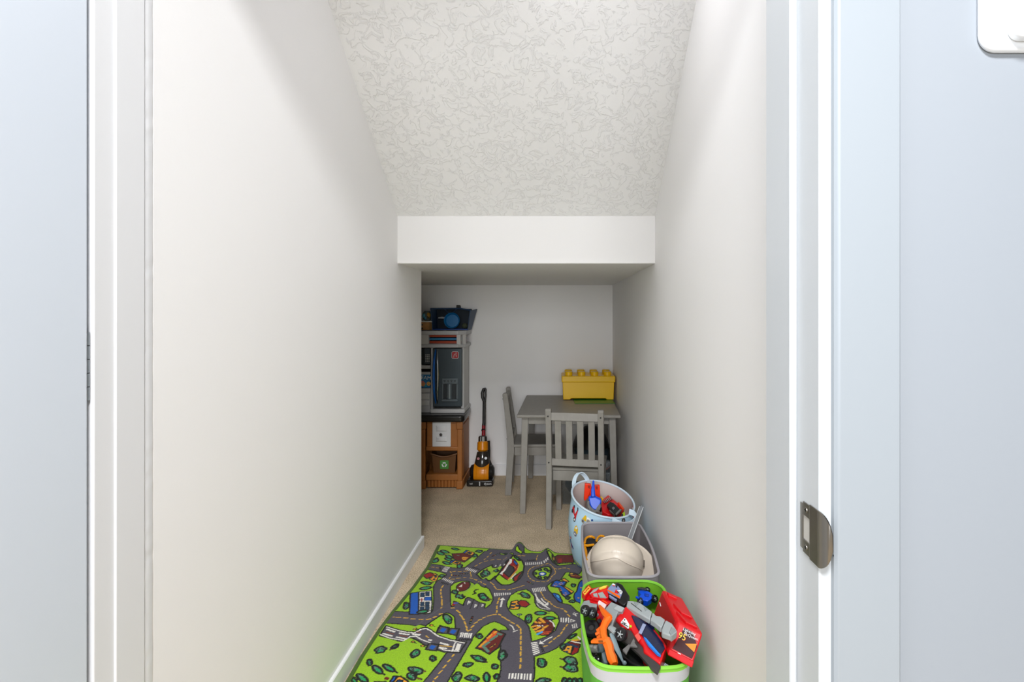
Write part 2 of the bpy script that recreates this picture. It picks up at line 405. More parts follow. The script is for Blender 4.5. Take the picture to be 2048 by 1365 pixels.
def bush(c, x, y, rx, ry, rot=0, seed=0, trunk=None):
    rnd = random.Random(seed); n = 11; pts = []; r = math.radians(rot)
    W = lambda u, v: (x + u*math.cos(r) - v*math.sin(r), y + u*math.sin(r) + v*math.cos(r))
    if trunk: line(c, [(x, y), trunk], 'k', .0040); line(c, [(x, y), trunk], 'u', .0018)
    for i in range(n):
        a = 2*math.pi*i/n; k = 1 + rnd.uniform(-.26, .16); pts.append(W(rx*k*math.cos(a), ry*k*math.sin(a)))
    poly(c, pts, 's', True, .0026, 1)
    for _ in range(3):
        a = rnd.uniform(0, 6.28); u, v = rx*.35*math.cos(a), ry*.35*math.sin(a)
        poly(c, [W(u + rx*.34*rnd.uniform(.6, 1.2)*math.cos(2*math.pi*q/6), v + ry*.34*rnd.uniform(.6, 1.2)*math.sin(2*math.pi*q/6)) for q in range(6)], 't', False, sm=1)
    for _ in range(5):
        a = rnd.uniform(0, 6.28); b_ = a + rnd.uniform(.6, 1.6); k0, k1 = rnd.uniform(.2, .5), rnd.uniform(.55, .95)
        line(c, [W(rx*k0*math.cos(a), ry*k0*math.sin(a)), W(rx*(k0+k1)/2*math.cos((a+b_)/2), ry*(k0+k1)/2*math.sin((a+b_)/2)), W(rx*k1*math.cos(b_), ry*k1*math.sin(b_))], 'k', .0015)
def leaf(c, x0, y0, x1, y1, w):
    dx, dy = x1-x0, y1-y0; L = math.hypot(dx, dy); nx, ny = -dy/L*w, dx/L*w
    P_ = lambda t, k: (x0 + dx*t + nx*k, y0 + dy*t + ny*k)
    line(c, [P_(.9, 0), P_(1.2, 0)], 'k', .003)
    poly(c, [P_(0, 0), P_(.2, .75), (P_(.5, 1)), P_(.85, .7), P_(1, 0), P_(.85, -.7), P_(.5, -1), P_(.2, -.75)], 's', True, .0028, 1)
    poly(c, [P_(.25, 0), P_(.45, .5), P_(.85, .35), P_(.85, -.35), P_(.45, -.5)], 't', False, sm=1)

# --- roads: outlines first, then fills so the junctions merge
ROADP = [
 ('B', [(560,480),(700,488),(900,520),(1150,572),(1300,585),(1430,560),(1820,265),(2100,60),(2600,120),(2600,400),(1820,520),(1690,620),(1640,700),(1700,780),(1820,840),(1820,960),(1760,942),(1600,880),(1480,830),(1330,835),(1200,870),(1110,940),(1105,1150),(1115,1400),(810,1400),(795,1150),(790,950),(850,845),(960,790),(1050,720),(1040,690),(930,650),(630,592),(520,590)]),
 ('C', [(1000,0),(1310,0),(1310,200),(1345,265),(1480,200),(1590,235),(1640,380),(1800,300),(1900,700),(1780,760),(1760,880),(1560,1200),(1440,1420),(1080,1420),(1200,1280),(1400,1020),(1490,830),(1525,700),(1500,560),(1400,430),(1300,365),(1220,365),(1140,400),(820,622),(500,602),(100,575),(-60,570),(120,348),(230,348),(500,362),(800,402),(900,395),(975,330),(995,200)]),
 ('H', [(690,0),(960,0),(490,800),(440,900),(0,900),(90,780),(330,490)]),
 ('E', [(-120,240),(70,335),(130,180),(170,165),(270,200),(380,265),(500,290),(480,385),(540,375),(640,290),(692,190),(660,60),(600,-30),(1200,-60),(1060,60),(985,140),(940,230),(930,330),(980,430),(1050,510),(1180,575),(1300,650),(1380,760),(1405,880),(1425,1050),(1480,1345),(1470,1900),(1100,1950),(950,1900),(990,1365),(1000,1150),(1025,1000),(1000,820),(930,740),(800,670),(700,637),(600,665),(450,745),(350,850),(220,1000),(-60,960)]),
 ('D', [(0,360),(205,185),(500,190),(780,210),(830,150),(960,175),(1150,225),(1330,225),(1440,150),(1480,260),(1530,350),(1600,440),(1660,480),(1820,470),(2000,450),(2200,500),(2100,640),(1900,600),(1820,612),(1720,760),(1560,790),(1440,890),(1480,980),(1560,1060),(1680,1220),(1820,1260),(1500,1400),(1320,1335),(1250,1260),(1230,1120),(1130,1000),(1040,945),(850,985),(700,1080),(640,1200),(380,1200),(370,1100),(300,950),(200,880),(0,850)]),
 ('G', [(390,0),(400,130),(430,185),(480,220),(600,235),(700,270),(760,330),(780,420),(720,560),(600,650),(420,720),(325,740),(365,965),(600,890),(720,830),(830,740),(900,650),(1050,530),(1150,470),(1150,320),(1040,265),(940,170),(870,150),(740,130),(640,30),(600,-30)]),
 ('G', [(-140,560),(0,560),(300,560),(330,745),(368,965),(372,1250),(340,1400),(340,1600),(-300,1600),(-190,1365),(-130,1180)]),
]
polys = [cv(c, p) for c, p in ROADP]
for p in polys: strokem(p, 'k', .0050, True)
for p in polys: fillm(p, 'd')
# --- green islands inside the road areas
poly('D', [(30,650),(140,560),(340,460),(360,510),(480,500),(570,500),(640,380),(700,340),(560,620),(400,700),(330,765),(270,780),(120,735)], 'g', True, .0026)
poly('D', [(480,640),(560,505),(640,390),(720,330),(770,262),(860,290),(950,370),(995,480),(975,610),(905,740),(830,800),(700,862),(540,866),(470,812),(400,738)], 'g', True, .0026)
poly('D', [(500,215),(780,225),(770,262),(650,255),(510,250)], 'g', True, .0016)
poly('D', [(1160,640),(1200,570),(1300,525),(1420,500),(1500,495),(1540,540),(1545,600),(1500,700),(1420,755),(1330,760),(1230,720)], 'g', True, .003, 1)
poly('D', [(820,120),(860,95),(900,110),(960,150),(940,175),(870,150),(820,160)], 'g', True, .0016)
poly('D', [(1455,190),(1500,170),(1560,230),(1600,300),(1620,420),(1590,425),(1520,330)], 'g', True, .0026)
poly('D', [(1610,430),(1700,440),(1820,430),(1980,425),(1980,440),(1820,465),(1700,475)], 'g', True, .002)
# --- lane markings
dashline('B', [(650,545),(800,560),(920,580)], 3)
dashes('B', [(1165,645),(1225,640),(1275,648),(1335,645),(1395,640),(1470,632),(1115,645),(1140,670),(1145,700),(1145,730),(1095,785),(1120,760),(1525,650),(1525,690),(1535,705),(1540,745),(1130,802),(1200,798),(1250,782),(1315,778),(1385,770),(1440,768),(1510,775),(1570,785),(1600,800),(1650,825),(1690,850),(1750,868),(1785,890),(1820,905)])
dashline('B', [(975,930),(930,985),(925,1080),(940,1150),(955,1250),(945,1365)], 6, .0028)
dashline('C', [(1150,110),(1145,240),(1125,350)], 2, .0028)
dashes('C', [(165,455),(190,456),(225,460),(315,463),(380,470),(465,475),(525,490),(610,495),(690,503),(770,502),(840,505),(925,492),(975,465),(1035,445),(1100,395),(1160,385),(1340,270),(1400,270)], .0026)
dashes('C', [(1455,320),(1510,365),(1520,410),(1555,445),(1560,465),(1600,510),(1605,550),(1630,600),(1635,635),(1655,670),(1650,700),(1672,735),(1690,735),(1735,705),(1745,660),(1790,625)], .003)
dashes('H', [(785,90),(750,125),(720,180),(670,220),(635,275),(595,320),(565,370),(520,415),(485,475),(435,525),(405,580),(350,630),(330,685),(275,735),(250,775),(235,800)], .0026)
dashes('E', [(-5,505),(30,545),(45,575),(80,615),(85,650),(110,700),(115,735),(140,770),(135,800),(155,840),(170,838),(225,810),(230,765),(275,735),(290,685),(345,655),(370,620),(430,605),(465,575),(515,555),(555,535),(630,520),(665,510),(730,500),(745,460),(745,420),(745,385),(745,330),(755,285),(770,235),(780,205),(800,165),(780,500),(830,520),(850,550),(915,580),(930,595),(1000,630),(1030,655),(1100,690),(1150,715),(1200,765),(1225,785),(1230,895),(1230,940),(1230,1015),(1230,1050),(1225,1110),(1230,1155),(1230,1220),(1230,1260),(1230,1320)], .0028)
dashline('G', [(165,900),(168,1000),(165,1090),(150,1195)], 3, .0028)
dashline('D', [(0,490),(130,410),(260,375),(450,340),(690,330)], 6, .002)
dashes('D', [(335,210),(300,240),(275,280),(245,305),(215,335),(180,355),(870,225),(920,240),(950,255),(1010,278),(1270,265),(1255,300),(1245,325),(1240,370)], .002)
dashline('D', [(1480,430),(1350,470),(1200,490),(1110,540),(1060,620),(1090,720),(1180,785),(1300,800),(1450,805),(1520,750),(1560,680),(1630,640),(1620,570),(1550,470),(1480,430)], 20, .002, .6)
dashes('D', [(1600,525),(1650,545),(1690,545),(1740,535),(1770,525),(1820,520)], .002)
dashes('D', [(0,755),(40,765),(75,800),(130,820),(170,840),(215,855),(315,810),(375,860),(390,890),(430,950),(455,960),(520,962),(555,958),(615,958),(670,965),(730,955),(760,945),(820,930),(845,920),(900,905),(935,892),(995,875)], .0022)
dashes('F', [(405,970),(420,1000),(430,1020),(450,1045),(460,1070),(475,1090),(480,1110),(530,1135),(550,1150),(590,1175),(600,1195),(630,1220),(655,1240),(700,1265),(720,1275),(765,1285),(795,1300),(840,1305),(865,1330),(895,1365)], .0024)
dashes('F', [(755,525),(800,520),(840,505),(890,505),(925,512),(970,525)], .002)
dashes('G', [(850,245),(890,275),(900,310),(930,340),(895,465),(875,495),(855,515),(830,555),(815,580),(790,615),(775,635),(740,655),(715,675),(680,700),(650,725),(610,755),(580,795),(530,810)], .0026)
# --- zebra crossings
zebra('B', (1010,545), (930,645), (1110,560), (1040,665), 5)
zebra('B', (1460,560), (1680,635), (1410,600), (1630,675), 7)
zebra('B', (985,770), (1205,855), (945,805), (1160,895), 7)
zebra('C', (1530,765), (1770,785), (1510,860), (1750,885), 6, duty=.55)
zebra('E', (25,870), (265,885), (-5,960), (235,975), 6, duty=.55)
zebra('D', (385,1030), (740,1020), (395,1095), (740,1060), 8)
zebra('D', (1015,410), (1370,390), (1020,470), (1380,440), 9); zebra('D', (1380,380), (1500,290), (1400,430), (1500,340), 3)
zebra('D', (1150,935), (1420,905), (1180,1020), (1450,980), 8)
zebra('E', (1430,1075), (1490,1345), (1560,1060), (1620,1290), 7, duty=.6)
zebra('G', (-15,1225), (355,1235), (-30,1310), (350,1335), 8, duty=.55)
zebra('G', (790,360), (940,360), (790,430), (940,440), 4)
for k in range(5): line('G', [(1010+k*6,300+k*2),(1030,340)], 'w', .001)
line('G', [(950,385),(945,430),(1015,410)], 'w', .0016, True)
for a in ((985,300,1025,330),(1000,285,1050,300),(970,470,985,520),(1000,460,1015,520),(1030,450,1045,515)): line('G', [(a[0],a[1]),(a[2],a[3])], 'w', .0016)
# dark lettering smudges at the stop lines
for c, a, b_ in (('B',(945,870),(1075,905)),('C',(1520,905),(1730,915)),('E',(0,1000),(190,1010)),('D',(1060,370),(1230,365)),('F',(150,355),(290,350)),('B',(910,560),(930,620)),('B',(1580,560),(1700,600)),('E',(1625,1120),(1680,1240))):
    p, q = cv(c, [a, b_]); rnd = random.Random(5)
    for k in range(5):
        t = k / 4; x_, y_ = p[0]+(q[0]-p[0])*t, p[1]+(q[1]-p[1])*t
        strokem([(x_-.003, y_-.006), (x_, y_+.005), (x_+.004, y_-.004)], 'k', .0014)
# arrows
line('E', [(825,345),(850,225)], 'w', .0036); poly('E', [(800,210),(870,160),(915,215)], 'w', False)
line('E', [(1010,715),(1060,745),(1095,820)], 'w', .0022, sm=1); line('E', [(1075,855),(1115,840),(1160,825)], 'w', .0018)
line('F', [(415,1095),(450,1150),(510,1195)], 'w', .0026, sm=1); poly('F', [(480,1225),(555,1235),(550,1165)], 'w', False)
line('G', [(655,660),(570,700),(500,745)], 'w', .0024, sm=1); poly('G', [(450,775),(470,720),(530,770)], 'w', False)
for k in range(8):
    line('F', [(305+k*4,1010+k*22),(340+k*30,1110+k*24)], 'w', .0016)
line('F', [(290,1005),(340,1110),(410,1210),(580,1305)], 'w', .0018, sm=1); line('F', [(330,1200),(390,1290),(560,1310)], 'w', .0016, sm=1)
# parking letters and bays
for c, x, y, s_ in (('E',170,260,1.0),('E',305,325,.8),('E',450,320,.7),('D',415,480,.5),('D',505,470,.5),('D',590,455,.5)):
    line(c, [(x-15*s_,y+40*s_),(x+5*s_,y-30*s_),(x+35*s_,y-15*s_),(x+30*s_,y+10*s_),(x-5*s_,y+12*s_)], 'w', .0017 if s_ > .6 else .0012)
for a, b_ in (((275,205),(205,390)),((390,270),(345,380)),((505,290),(490,380))): line('E', [a, b_], 'k', .0017)
for a, b_ in (((455,440),(445,500)),((545,430),(535,500)),((360,450),(365,510))): line('D', [a, b_], 'k', .0014)
# traffic lights
for c, a, b_ in (('E',(255,545),(200,690)),('B',(1310,690),(1470,692)),('B',(1180,725),(1340,732)),('D',(350,285),(460,240)),('D',(1060,800),(1170,850))):
    line(c, [a, b_], 'k', .0042)
    p = cv(c, [a, b_])
    for t, k in ((.15, 'r'), (.5, 'o'), (.85, 's')):
        x_, y_ = p[0][0]+(p[1][0]-p[0][0])*t, p[0][1]+(p[1][1]-p[0][1])*t; strokem([(x_, y_), (x_+.0005, y_)], k, .0022)
# --- runway
poly('A', [(930,225),(1200,310),(1500,355),(1640,275),(1740,255),(1830,300),(1990,420),(2230,500),(2560,560),(2420,770),(2100,760),(1700,610),(1560,520),(1440,470),(1400,465),(1240,545),(800,430)], 'd', True, .0022)
for pts in ([(940,250),(1200,330),(1490,375),(1640,300),(1740,280),(1830,325),(1990,440),(2230,520),(2510,575)], [(815,405),(1020,480),(1290,525),(1420,445),(1540,440),(1660,510),(1800,560),(2100,720),(2400,745)]): line('A', pts, 'w', .0024)
for q in ([(950,295),(1100,350)], [(1205,375),(1390,405)], [(880,385),(1050,435)], [(1145,455),(1340,495)], [(1480,400),(1610,410)], [(2030,575),(2190,615)], [(1800,510),(1840,520)], [(1980,660),(2150,690)]): line('A', q, 'w', .0036)
for q in ([(935,355),(1085,395)], [(1210,420),(1365,445)], [(1545,350),(1640,360)], [(1735,430),(1790,465)], [(2010,630),(2290,650)]): line('A', q, 'u' if q[0][0] < 1700 else 'y', .002)
line('A', [(2330,570),(2270,740)], 'w', .0026); poly('A', [(2370,580),(2450,600),(2400,740),(2320,720)], 'w', False)
for pts in ([(1110,630),(1290,670),(1260,790),(1040,770)], [(1300,680),(1500,690),(1450,830),(1270,790)], [(890,990),(1090,1010),(1040,1140),(820,1110)]):
    poly('C', pts, 'd', True, .0024); cx_ = sum(p[0] for p in pts)/4; cy_ = sum(p[1] for p in pts)/4
    poly('C', [(cx_-70,cy_+20),(cx_-20,cy_-45),(cx_+70,cy_-20),(cx_+40,cy_+20),(cx_,cy_+55)], 'b', False)
for x, y in ((605,695),(940,620),(565,955),(760,1035)):
    line('C', [(x,y),(x+70,y+30)], 'k', .002); line('C', [(x-12,y),(x+14,y)], 'k', .0058); line('C', [(x-6,y),(x+8,y)], 'o', .0028)
# --- hospital
poly('B', [(310,1085),(480,1060),(478,1440),(470,1515),(290,1510)], 'b', True, .0022)
poly('B', [(485,1058),(735,1035),(750,1290),(730,1480),(478,1510)], 'w', True, .0018)
for x, y, w_, h_ in ((515,1075,80,85),(620,1060,75,80),(595,1165,145,65),(515,1265,75,80),(615,1260,80,80),(510,1360,80,80),(615,1340,80,80)): poly('B', [(x,y),(x+w_,y-5),(x+w_-4,y+h_),(x-2,y+h_)], 'n' if w_ < 100 else 'b', True, .001)
line('B', [(505,1217),(575,1215)], 'r', .0022); line('B', [(540,1185),(540,1250)], 'r', .0022)
# --- houses
poly('B', [(1150,285),(1380,270),(1560,330),(1540,360),(1400,460),(1230,410),(1190,390)], 'm', True, .0018)
poly('B', [(1380,265),(1440,215),(1490,225),(1410,280)], 'b', True); poly('B', [(1410,275),(1480,225),(1610,265),(1560,325)], 'o', True); poly('B', [(1450,270),(1500,250),(1555,268),(1520,295)], 'n', True)
poly('B', [(1100,465),(1160,410),(1220,410),(1150,475)], 'b', True); poly('B', [(1140,470),(1220,420),(1330,460),(1280,515)], 'o', True); poly('B', [(1200,465),(1240,445),(1290,462),(1255,485)], 'n', True)
poly('B', [(1340,370),(1370,345),(1500,355),(1430,420),(1365,410)], 'o', True, .001); line('B', [(1370,385),(1450,390)], 'm', .0016); poly('B', [(1490,410),(1560,380),(1610,410),(1530,450)], 'l', False)
line('B', [(1260,320),(1290,325)], 's', .003)
poly('B', [(550,715),(700,665),(860,710),(780,740),(680,780),(640,790)], 'r', True, .002, 0); poly('B', [(680,770),(780,735),(885,730),(840,835),(770,845),(710,810)], 'o', True); poly('B', [(760,685),(810,680),(860,712),(800,720)], 'o', True)
for x, y in ((725,770),(820,755),(790,805)): poly('B', [(x-28,y),(x,y-18),(x+30,y-5),(x+5,y+16)], 'n', True, .001)
poly('B', [(1240,940),(1330,870),(1420,850),(1510,860),(1525,930),(1470,1000),(1390,1040),(1290,1050),(1250,1010)], 'm', True, .002, 1); poly('B', [(1290,950),(1360,905),(1350,960)], 'w', False); poly('B', [(1390,870),(1420,865),(1420,900)], 'w', False); line('B', [(1260,1000),(1280,1030)], 'w', .0016)
poly('E', [(1000,390),(1040,240),(1160,215),(1240,300),(1190,395),(1080,405)], 'o', True, .002); poly('E', [(1160,260),(1230,215),(1330,225),(1410,300),(1330,355),(1230,340)], 'r', True, .002, 0)
for x, y in ((1085,290),(1065,355),(1165,330)): poly('E', [(x-40,y+12),(x-30,y-18),(x+38,y-14),(x+30,y+16)], 'n', True, .001)
# red shop
poly('E', [(320,1185),(690,795),(920,900),(860,1000),(780,1170),(590,1310),(440,1220)], 'm', True, .0024); poly('E', [(380,1180),(680,830),(770,870),(470,1170)], 'p', False)
for q in ([(400,1150),(520,1045)], [(560,980),(640,910)], [(690,880),(730,850)]): line('E', q, 'o', .004)
for q in ([(470,1150),(570,1250)], [(490,1130),(580,1070)], [(620,1020),(740,940)], [(770,890),(830,910)]): line('E', q, 's', .0055)
for q in ([(580,1190),(730,1090)], [(640,1130),(690,1150)]): line('E', q, 'k', .0022)
line('E', [(600,1180),(720,1100)], 'y', .0009)
# long red building
poly('D', [(490,640),(700,340),(790,340),(880,450),(860,560),(740,700),(660,770),(580,720)], 'r', True, .002); poly('D', [(560,600),(680,460),(770,500),(800,570),(690,710)], 'q', True, .002)
line('D', [(520,640),(600,560),(700,400),(730,350)], 'w', .004); poly('D', [(500,630),(560,620),(560,665)], 'w', False); poly('D', [(690,400),(700,340),(750,350),(740,420),(700,450)], 'w', False)
line('D', [(860,400),(890,460),(860,560),(740,690),(670,765)], 'y', .0028); poly('D', [(790,360),(860,430),(840,480),(780,400)], 'b', True, .001); line('D', [(780,480),(820,520)], 'o', .0016)
poly('D', [(770,720),(900,620),(960,590),(960,670),(830,800),(780,780)], 'r', True, .0024); line('D', [(730,740),(820,640)], 'w', .0024); poly('D', [(880,700),(960,600),(960,670),(850,790)], 'q', True, .0016)
# fountain roundabout
poly('D', [(1285,640),(1310,605),(1380,600),(1440,620),(1440,660),(1380,685),(1310,680)], 'b', True, .0012, 1); poly('D', [(1310,640),(1350,615),(1410,630),(1400,655),(1350,670)], 'w', False, sm=1)
for x, y in ((1215,630),(1310,555),(1430,550),(1500,590),(1430,720),(1310,715)): bush('D', x, y, 38, 24, 20, x)
# yellow-black house and red house by the bin
poly('D', [(1560,250),(1640,330),(1600,400),(1560,330)], 'y', True, .0024); line('D', [(1570,270),(1620,380)], 'k', .002)
poly('D', [(1610,300),(1680,255),(1820,260),(2000,260),(2000,410),(1820,415),(1660,430)], 'm', True, .002); poly('D', [(1680,340),(1760,330),(1760,410),(1690,420)], 'r', False)
# blue house, car, pond
poly('F', [(600,860),(650,770),(720,740),(800,770),(920,760),(860,850),(800,840),(900,900),(1000,1000),(880,1075),(820,1020),(760,890)], 'b', True, .003)
poly('F', [(800,740),(860,700),(960,770),(930,780)], 'o', True, .0018); poly('F', [(840,870),(870,860),(1050,965),(1010,1000)], 'o', True, .0018)
for x, y in ((690,830),(795,805),(770,930),(875,1010)):
    for dx, dy in ((-25,10),(10,-18),(30,10),(-5,25)): line('F', [(x+dx-6,y+dy),(x+dx+8,y+dy-3)], 'o', .002)
line('F', [(650,790),(870,880)], 'k', .0014)
poly('F', [(620,1010),(660,990),(760,1020),(800,1110),(830,1150),(810,1190),(740,1150),(660,1060)], 'b', True, .0022, 1); poly('F', [(680,1030),(750,1020),(790,1090),(740,1100)], 'c', True, .001, 1)
poly('F', [(1130,860),(1170,760),(1250,730),(1400,700),(1400,1250),(1120,1180),(1050,1110),(1060,1000),(1110,960)], 'b', True, .002, 1)
for x, y in ((1190,890),(1140,1090)): line('F', [(x,y),(x+5,y)], 'o', .004)
poly('F', [(950,640),(1060,600),(1210,680),(1150,715),(1000,690)], 'm', True, .0024); poly('F', [(965,600),(1040,600),(1050,630),(980,640)], 'y', True, .0016); line('F', [(1000,650),(1180,665)], 'o', .0014)
# lumber yard house
poly('G', [(335,490),(450,360),(560,385),(640,400),(690,470),(690,540),(600,640),(450,630)], 'm', True, .0022)
for q in ([(470,375),(535,435)], [(400,430),(470,440)], [(350,505),(420,490)], [(385,545),(460,505)], [(410,580),(510,550)], [(520,520),(580,490)]): line('G', q, 'o', .0058)
for q in ([(430,620),(500,585)],): line('G', q, 'c', .005)
for q in ([(520,590),(630,580)], [(500,620),(600,605)]): line('G', q, 'p', .003)
line('G', [(620,405),(670,440),(695,500)], 'w', .0026); poly('G', [(565,440),(610,435),(600,465)], 'n', True, .001)
for q in ([(375,470),(540,450)], [(350,520),(520,470)], [(400,570),(530,500)], [(560,480),(690,540)], [(420,410),(450,480)]): line('G', q, 'k', .0013)
for x in (430,460,500): line('G', [(x,480),(x+14,495)], 'w', .0018)
# house by the green bin
poly('G', [(880,760),(960,720),(1100,720),(1090,820),(960,940),(810,870)], 'm', True, .002); poly('G', [(860,800),(980,790),(950,930),(810,870)], 'o', True, .0016)
poly('G', [(1000,810),(1090,800),(1060,900),(970,945),(950,930)], 'r', True, .0016); line('G', [(880,770),(980,790),(1040,820)], 'n', .005); line('G', [(960,730),(1100,760)], 'w', .003); line('G', [(980,715),(1070,710)], 'o', .004); line('G', [(1060,660),(1100,700)], 'w', .003)
for x, y in ((905,845),(880,890)): line('G', [(x,y),(x+8,y)], 'n', .004)
# kite, plane
poly('B', [(1140,1330),(1170,1280),(1260,1265),(1330,1250),(1240,1300),(1180,1340)], 'r', False); line('B', [(1200,1290),(1270,1275)], 'b', .003)
line('B', [(1680,1010),(1620,1020),(1600,1060),(1640,1080),(1570,1110)], 'k', .003)
# bottom blue/yellow house
poly('A', [(1010,1365),(1080,1250),(1160,1245),(1080,1365)], 'b', True, .0022); poly('A', [(1080,1365),(1160,1255),(1230,1250),(1370,1340),(1370,1420),(1090,1420)], 'o', True, .0024); poly('A', [(1130,1365),(1170,1320),(1270,1330),(1260,1420),(1130,1420)], 'n', True, .0016)
line('A', [(930,1290),(960,1300)], 'm', .006); line('A', [(690,1360),(930,1355)], 'k', .003)
# --- trees and bushes
for a in (('B',(840,255,1000,300,30)),('B',(915,220,1090,265,28)),('B',(1020,320,1160,375,32)),('B',(1000,375,1150,425,24)),('B',(960,450,1120,495,28)),('B',(1140,175,1290,205,20)),('B',(490,1000,740,965,30)),
          ('A',(650,1035,860,1190,62)),('A',(860,1010,1110,1150,52)),('A',(330,1205,560,1365,62)),('A',(235,1260,330,1400,40)),('G',(380,290,570,290,30)),('G',(525,365,710,370,26)),('H',(1230,610,1250,800,58)),('C',(640,360,880,330,32))): leaf(a[0], *a[1])
k = 0
for c, x, y, rx, ry, ro, tr in (('B',815,420,70,50,-30,None),('B',1615,325,48,36,0,None),('B',1305,535,60,45,0,(1330,470)),('B',640,885,110,38,5,(760,870)),('B',950,735,55,28,0,None),('B',1210,1060,60,45,0,None),('B',1310,1150,105,48,10,(1420,1150)),('B',1780,710,50,60,0,None),
  ('B',230,1320,60,60,-40,None),('C',430,230,70,60,-40,None),('C',1265,490,125,70,50,None),('C',610,1200,110,70,-45,None),('C',965,1290,70,58,0,None),('C',200,1050,90,35,-30,(110,1110)),
  ('A',820,715,125,62,-12,None),('A',600,965,55,75,0,None),('A',1530,1120,150,70,15,(1720,1150)),('A',1450,1250,105,80,20,(1640,1310)),('A',1110,640,80,32,-30,(1020,710)),
  ('E',480,160,115,55,25,(620,195)),('E',395,940,68,55,0,None),('E',860,1300,90,75,40,None),('E',1385,580,65,105,20,None),('E',1310,110,110,50,25,(1175,85)),
  ('D',225,625,85,60,10,(245,545)),('D',430,580,50,28,0,None),('D',80,185,70,25,0,None),('D',620,235,40,12,0,None),('D',850,320,95,24,40,None),('D',160,1110,100,65,30,(320,1160)),
  ('F',1040,845,50,35,10,None),('F',935,1090,45,30,0,None),('F',1020,1155,55,30,0,None),
  ('G',500,1060,75,70,30,None),('G',950,1040,110,65,20,(790,1000)),('G',950,1140,115,60,10,(790,1130)),('G',825,805,45,50,0,None),('G',970,650,80,25,-30,None),('G',1165,1070,20,40,0,None),
  ('G',510,1345,130,40,-10,None),('G',850,1345,38,50,0,None),('G',930,1345,38,50,0,None),('G',1010,1345,38,50,0,None),('G',1085,1350,38,50,0,None),('G',1160,1350,38,50,0,None),
  ('H',895,465,90,42,-12,None),('H',1395,500,68,55,0,None),('H',1430,690,58,48,0,None),('H',690,700,120,80,-40,None),('H',980,720,140,60,8,None),('H',1100,360,150,50,20,(1240,425)),('H',1535,300,70,95,20,None)):
    k += 1; bush(c, x, y, rx, ry, ro, k, tr)
line('E', [(1195,520),(1195,580)], 'k', .0016); line('E', [(1190,505),(1215,505)], 'k', .0075); line('E', [(1192,505),(1212,505)], 's', .0052); line('E', [(1200,505),(1206,505)], 'm', .0022)
# --- bound edge
EDGE = np.minimum(GX - rug_left(GY), rug_back(GX) - GY)
COLR[(EDGE < .019)] = RC['e']

RZ = rug_h(GX, GY)
RZ = np.where(EDGE < .012, RZ - .004 * (1 - EDGE / .012) ** 2 - .0015, RZ)
nr, nc = GX.shape
verts = np.stack([GX, GY, RZ], -1).reshape(-1, 3)
ii = (np.arange(nr - 1)[:, None] * nc + np.arange(nc - 1)[None]).reshape(-1)
faces = np.stack([ii, ii + 1, ii + nc + 1, ii + nc], -1)
# skirt round the outline gives the rug its thickness
ring = np.concatenate([np.arange(nc), np.arange(1, nr) * nc + nc - 1, (nr - 1) * nc + np.arange(nc - 2, -1, -1), np.arange(nr - 2, 0, -1) * nc])
low = verts[ring].copy(); low[:, 2] -= .006
base = len(verts); m_ = len(ring); k = np.arange(m_); k2 = (k + 1) % m_
faces = np.concatenate([faces, np.stack([ring[k2], ring[k], base + k, base + k2], -1)])
allv = np.concatenate([verts, low])
me = bpy.data.meshes.new('play_rug'); me.vertices.add(len(allv)); me.vertices.foreach_set('co', allv.reshape(-1).astype(np.float32))
me.loops.add(faces.size); me.loops.foreach_set('vertex_index', faces.reshape(-1).astype(np.int32))
me.polygons.add(len(faces)); me.polygons.foreach_set('loop_start', np.arange(0, faces.size, 4, dtype=np.int32))
me.update(calc_edges=True); me.validate()
me.polygons.foreach_set('use_smooth', [True] * len(me.polygons))
ca = me.color_attributes.new('print', 'FLOAT_COLOR', 'POINT')
cc = np.ones((len(allv), 4), np.float32); cc[:len(verts), :3] = COLR.reshape(-1, 3); cc[len(verts):, :3] = RC['e']
ca.data.foreach_set('color', cc.reshape(-1))
def rug_material():
    m = bpy.data.materials.new('rug_print'); m.use_nodes = True; nt = m.node_tree; b_ = nt.nodes['Principled BSDF']
    b_.inputs['Roughness'].default_value = 0.95; b_.inputs['Specular IOR Level'].default_value = 0.1; b_.inputs['Sheen Weight'].default_value = 0.15
    at_ = nt.nodes.new('ShaderNodeAttribute'); at_.attribute_name = 'print'
    tc = nt.nodes.new('ShaderNodeTexCoord'); n = nt.nodes.new('ShaderNodeTexNoise'); n.inputs['Scale'].default_value = 420; n.inputs['Detail'].default_value = 2
    nt.links.new(tc.outputs['Object'], n.inputs['Vector'])
    r = nt.nodes.new('ShaderNodeValToRGB'); r.color_ramp.elements[0].position = .3; r.color_ramp.elements[1].position = .7
    r.color_ramp.elements[0].color = (.72, .72, .72, 1); r.color_ramp.elements[1].color = (1.15, 1.15, 1.15, 1)
    nt.links.new(n.outputs['Fac'], r.inputs['Fac'])
    mx = nt.nodes.new('ShaderNodeMix'); mx.data_type = 'RGBA'; mx.blend_type = 'MULTIPLY'; mx.inputs['Factor'].default_value = 1
    nt.links.new(at_.outputs['Color'], mx.inputs['A']); nt.links.new(r.outputs['Color'], mx.inputs['B']); nt.links.new(mx.outputs['Result'], b_.inputs['Base Color'])
    bp = nt.nodes.new('ShaderNodeBump'); bp.inputs['Strength'].default_value = .6; bp.inputs['Distance'].default_value = .003
    nt.links.new(n.outputs['Fac'], bp.inputs['Height']); nt.links.new(bp.outputs['Normal'], b_.inputs['Normal'])
    return m
me.materials.append(rug_material())
rug = bpy.data.objects.new('play_rug', me); COL.objects.link(rug)
tag(rug, 'green printed play rug with grey roads, houses and trees, wrinkled on the carpet', 'rug')
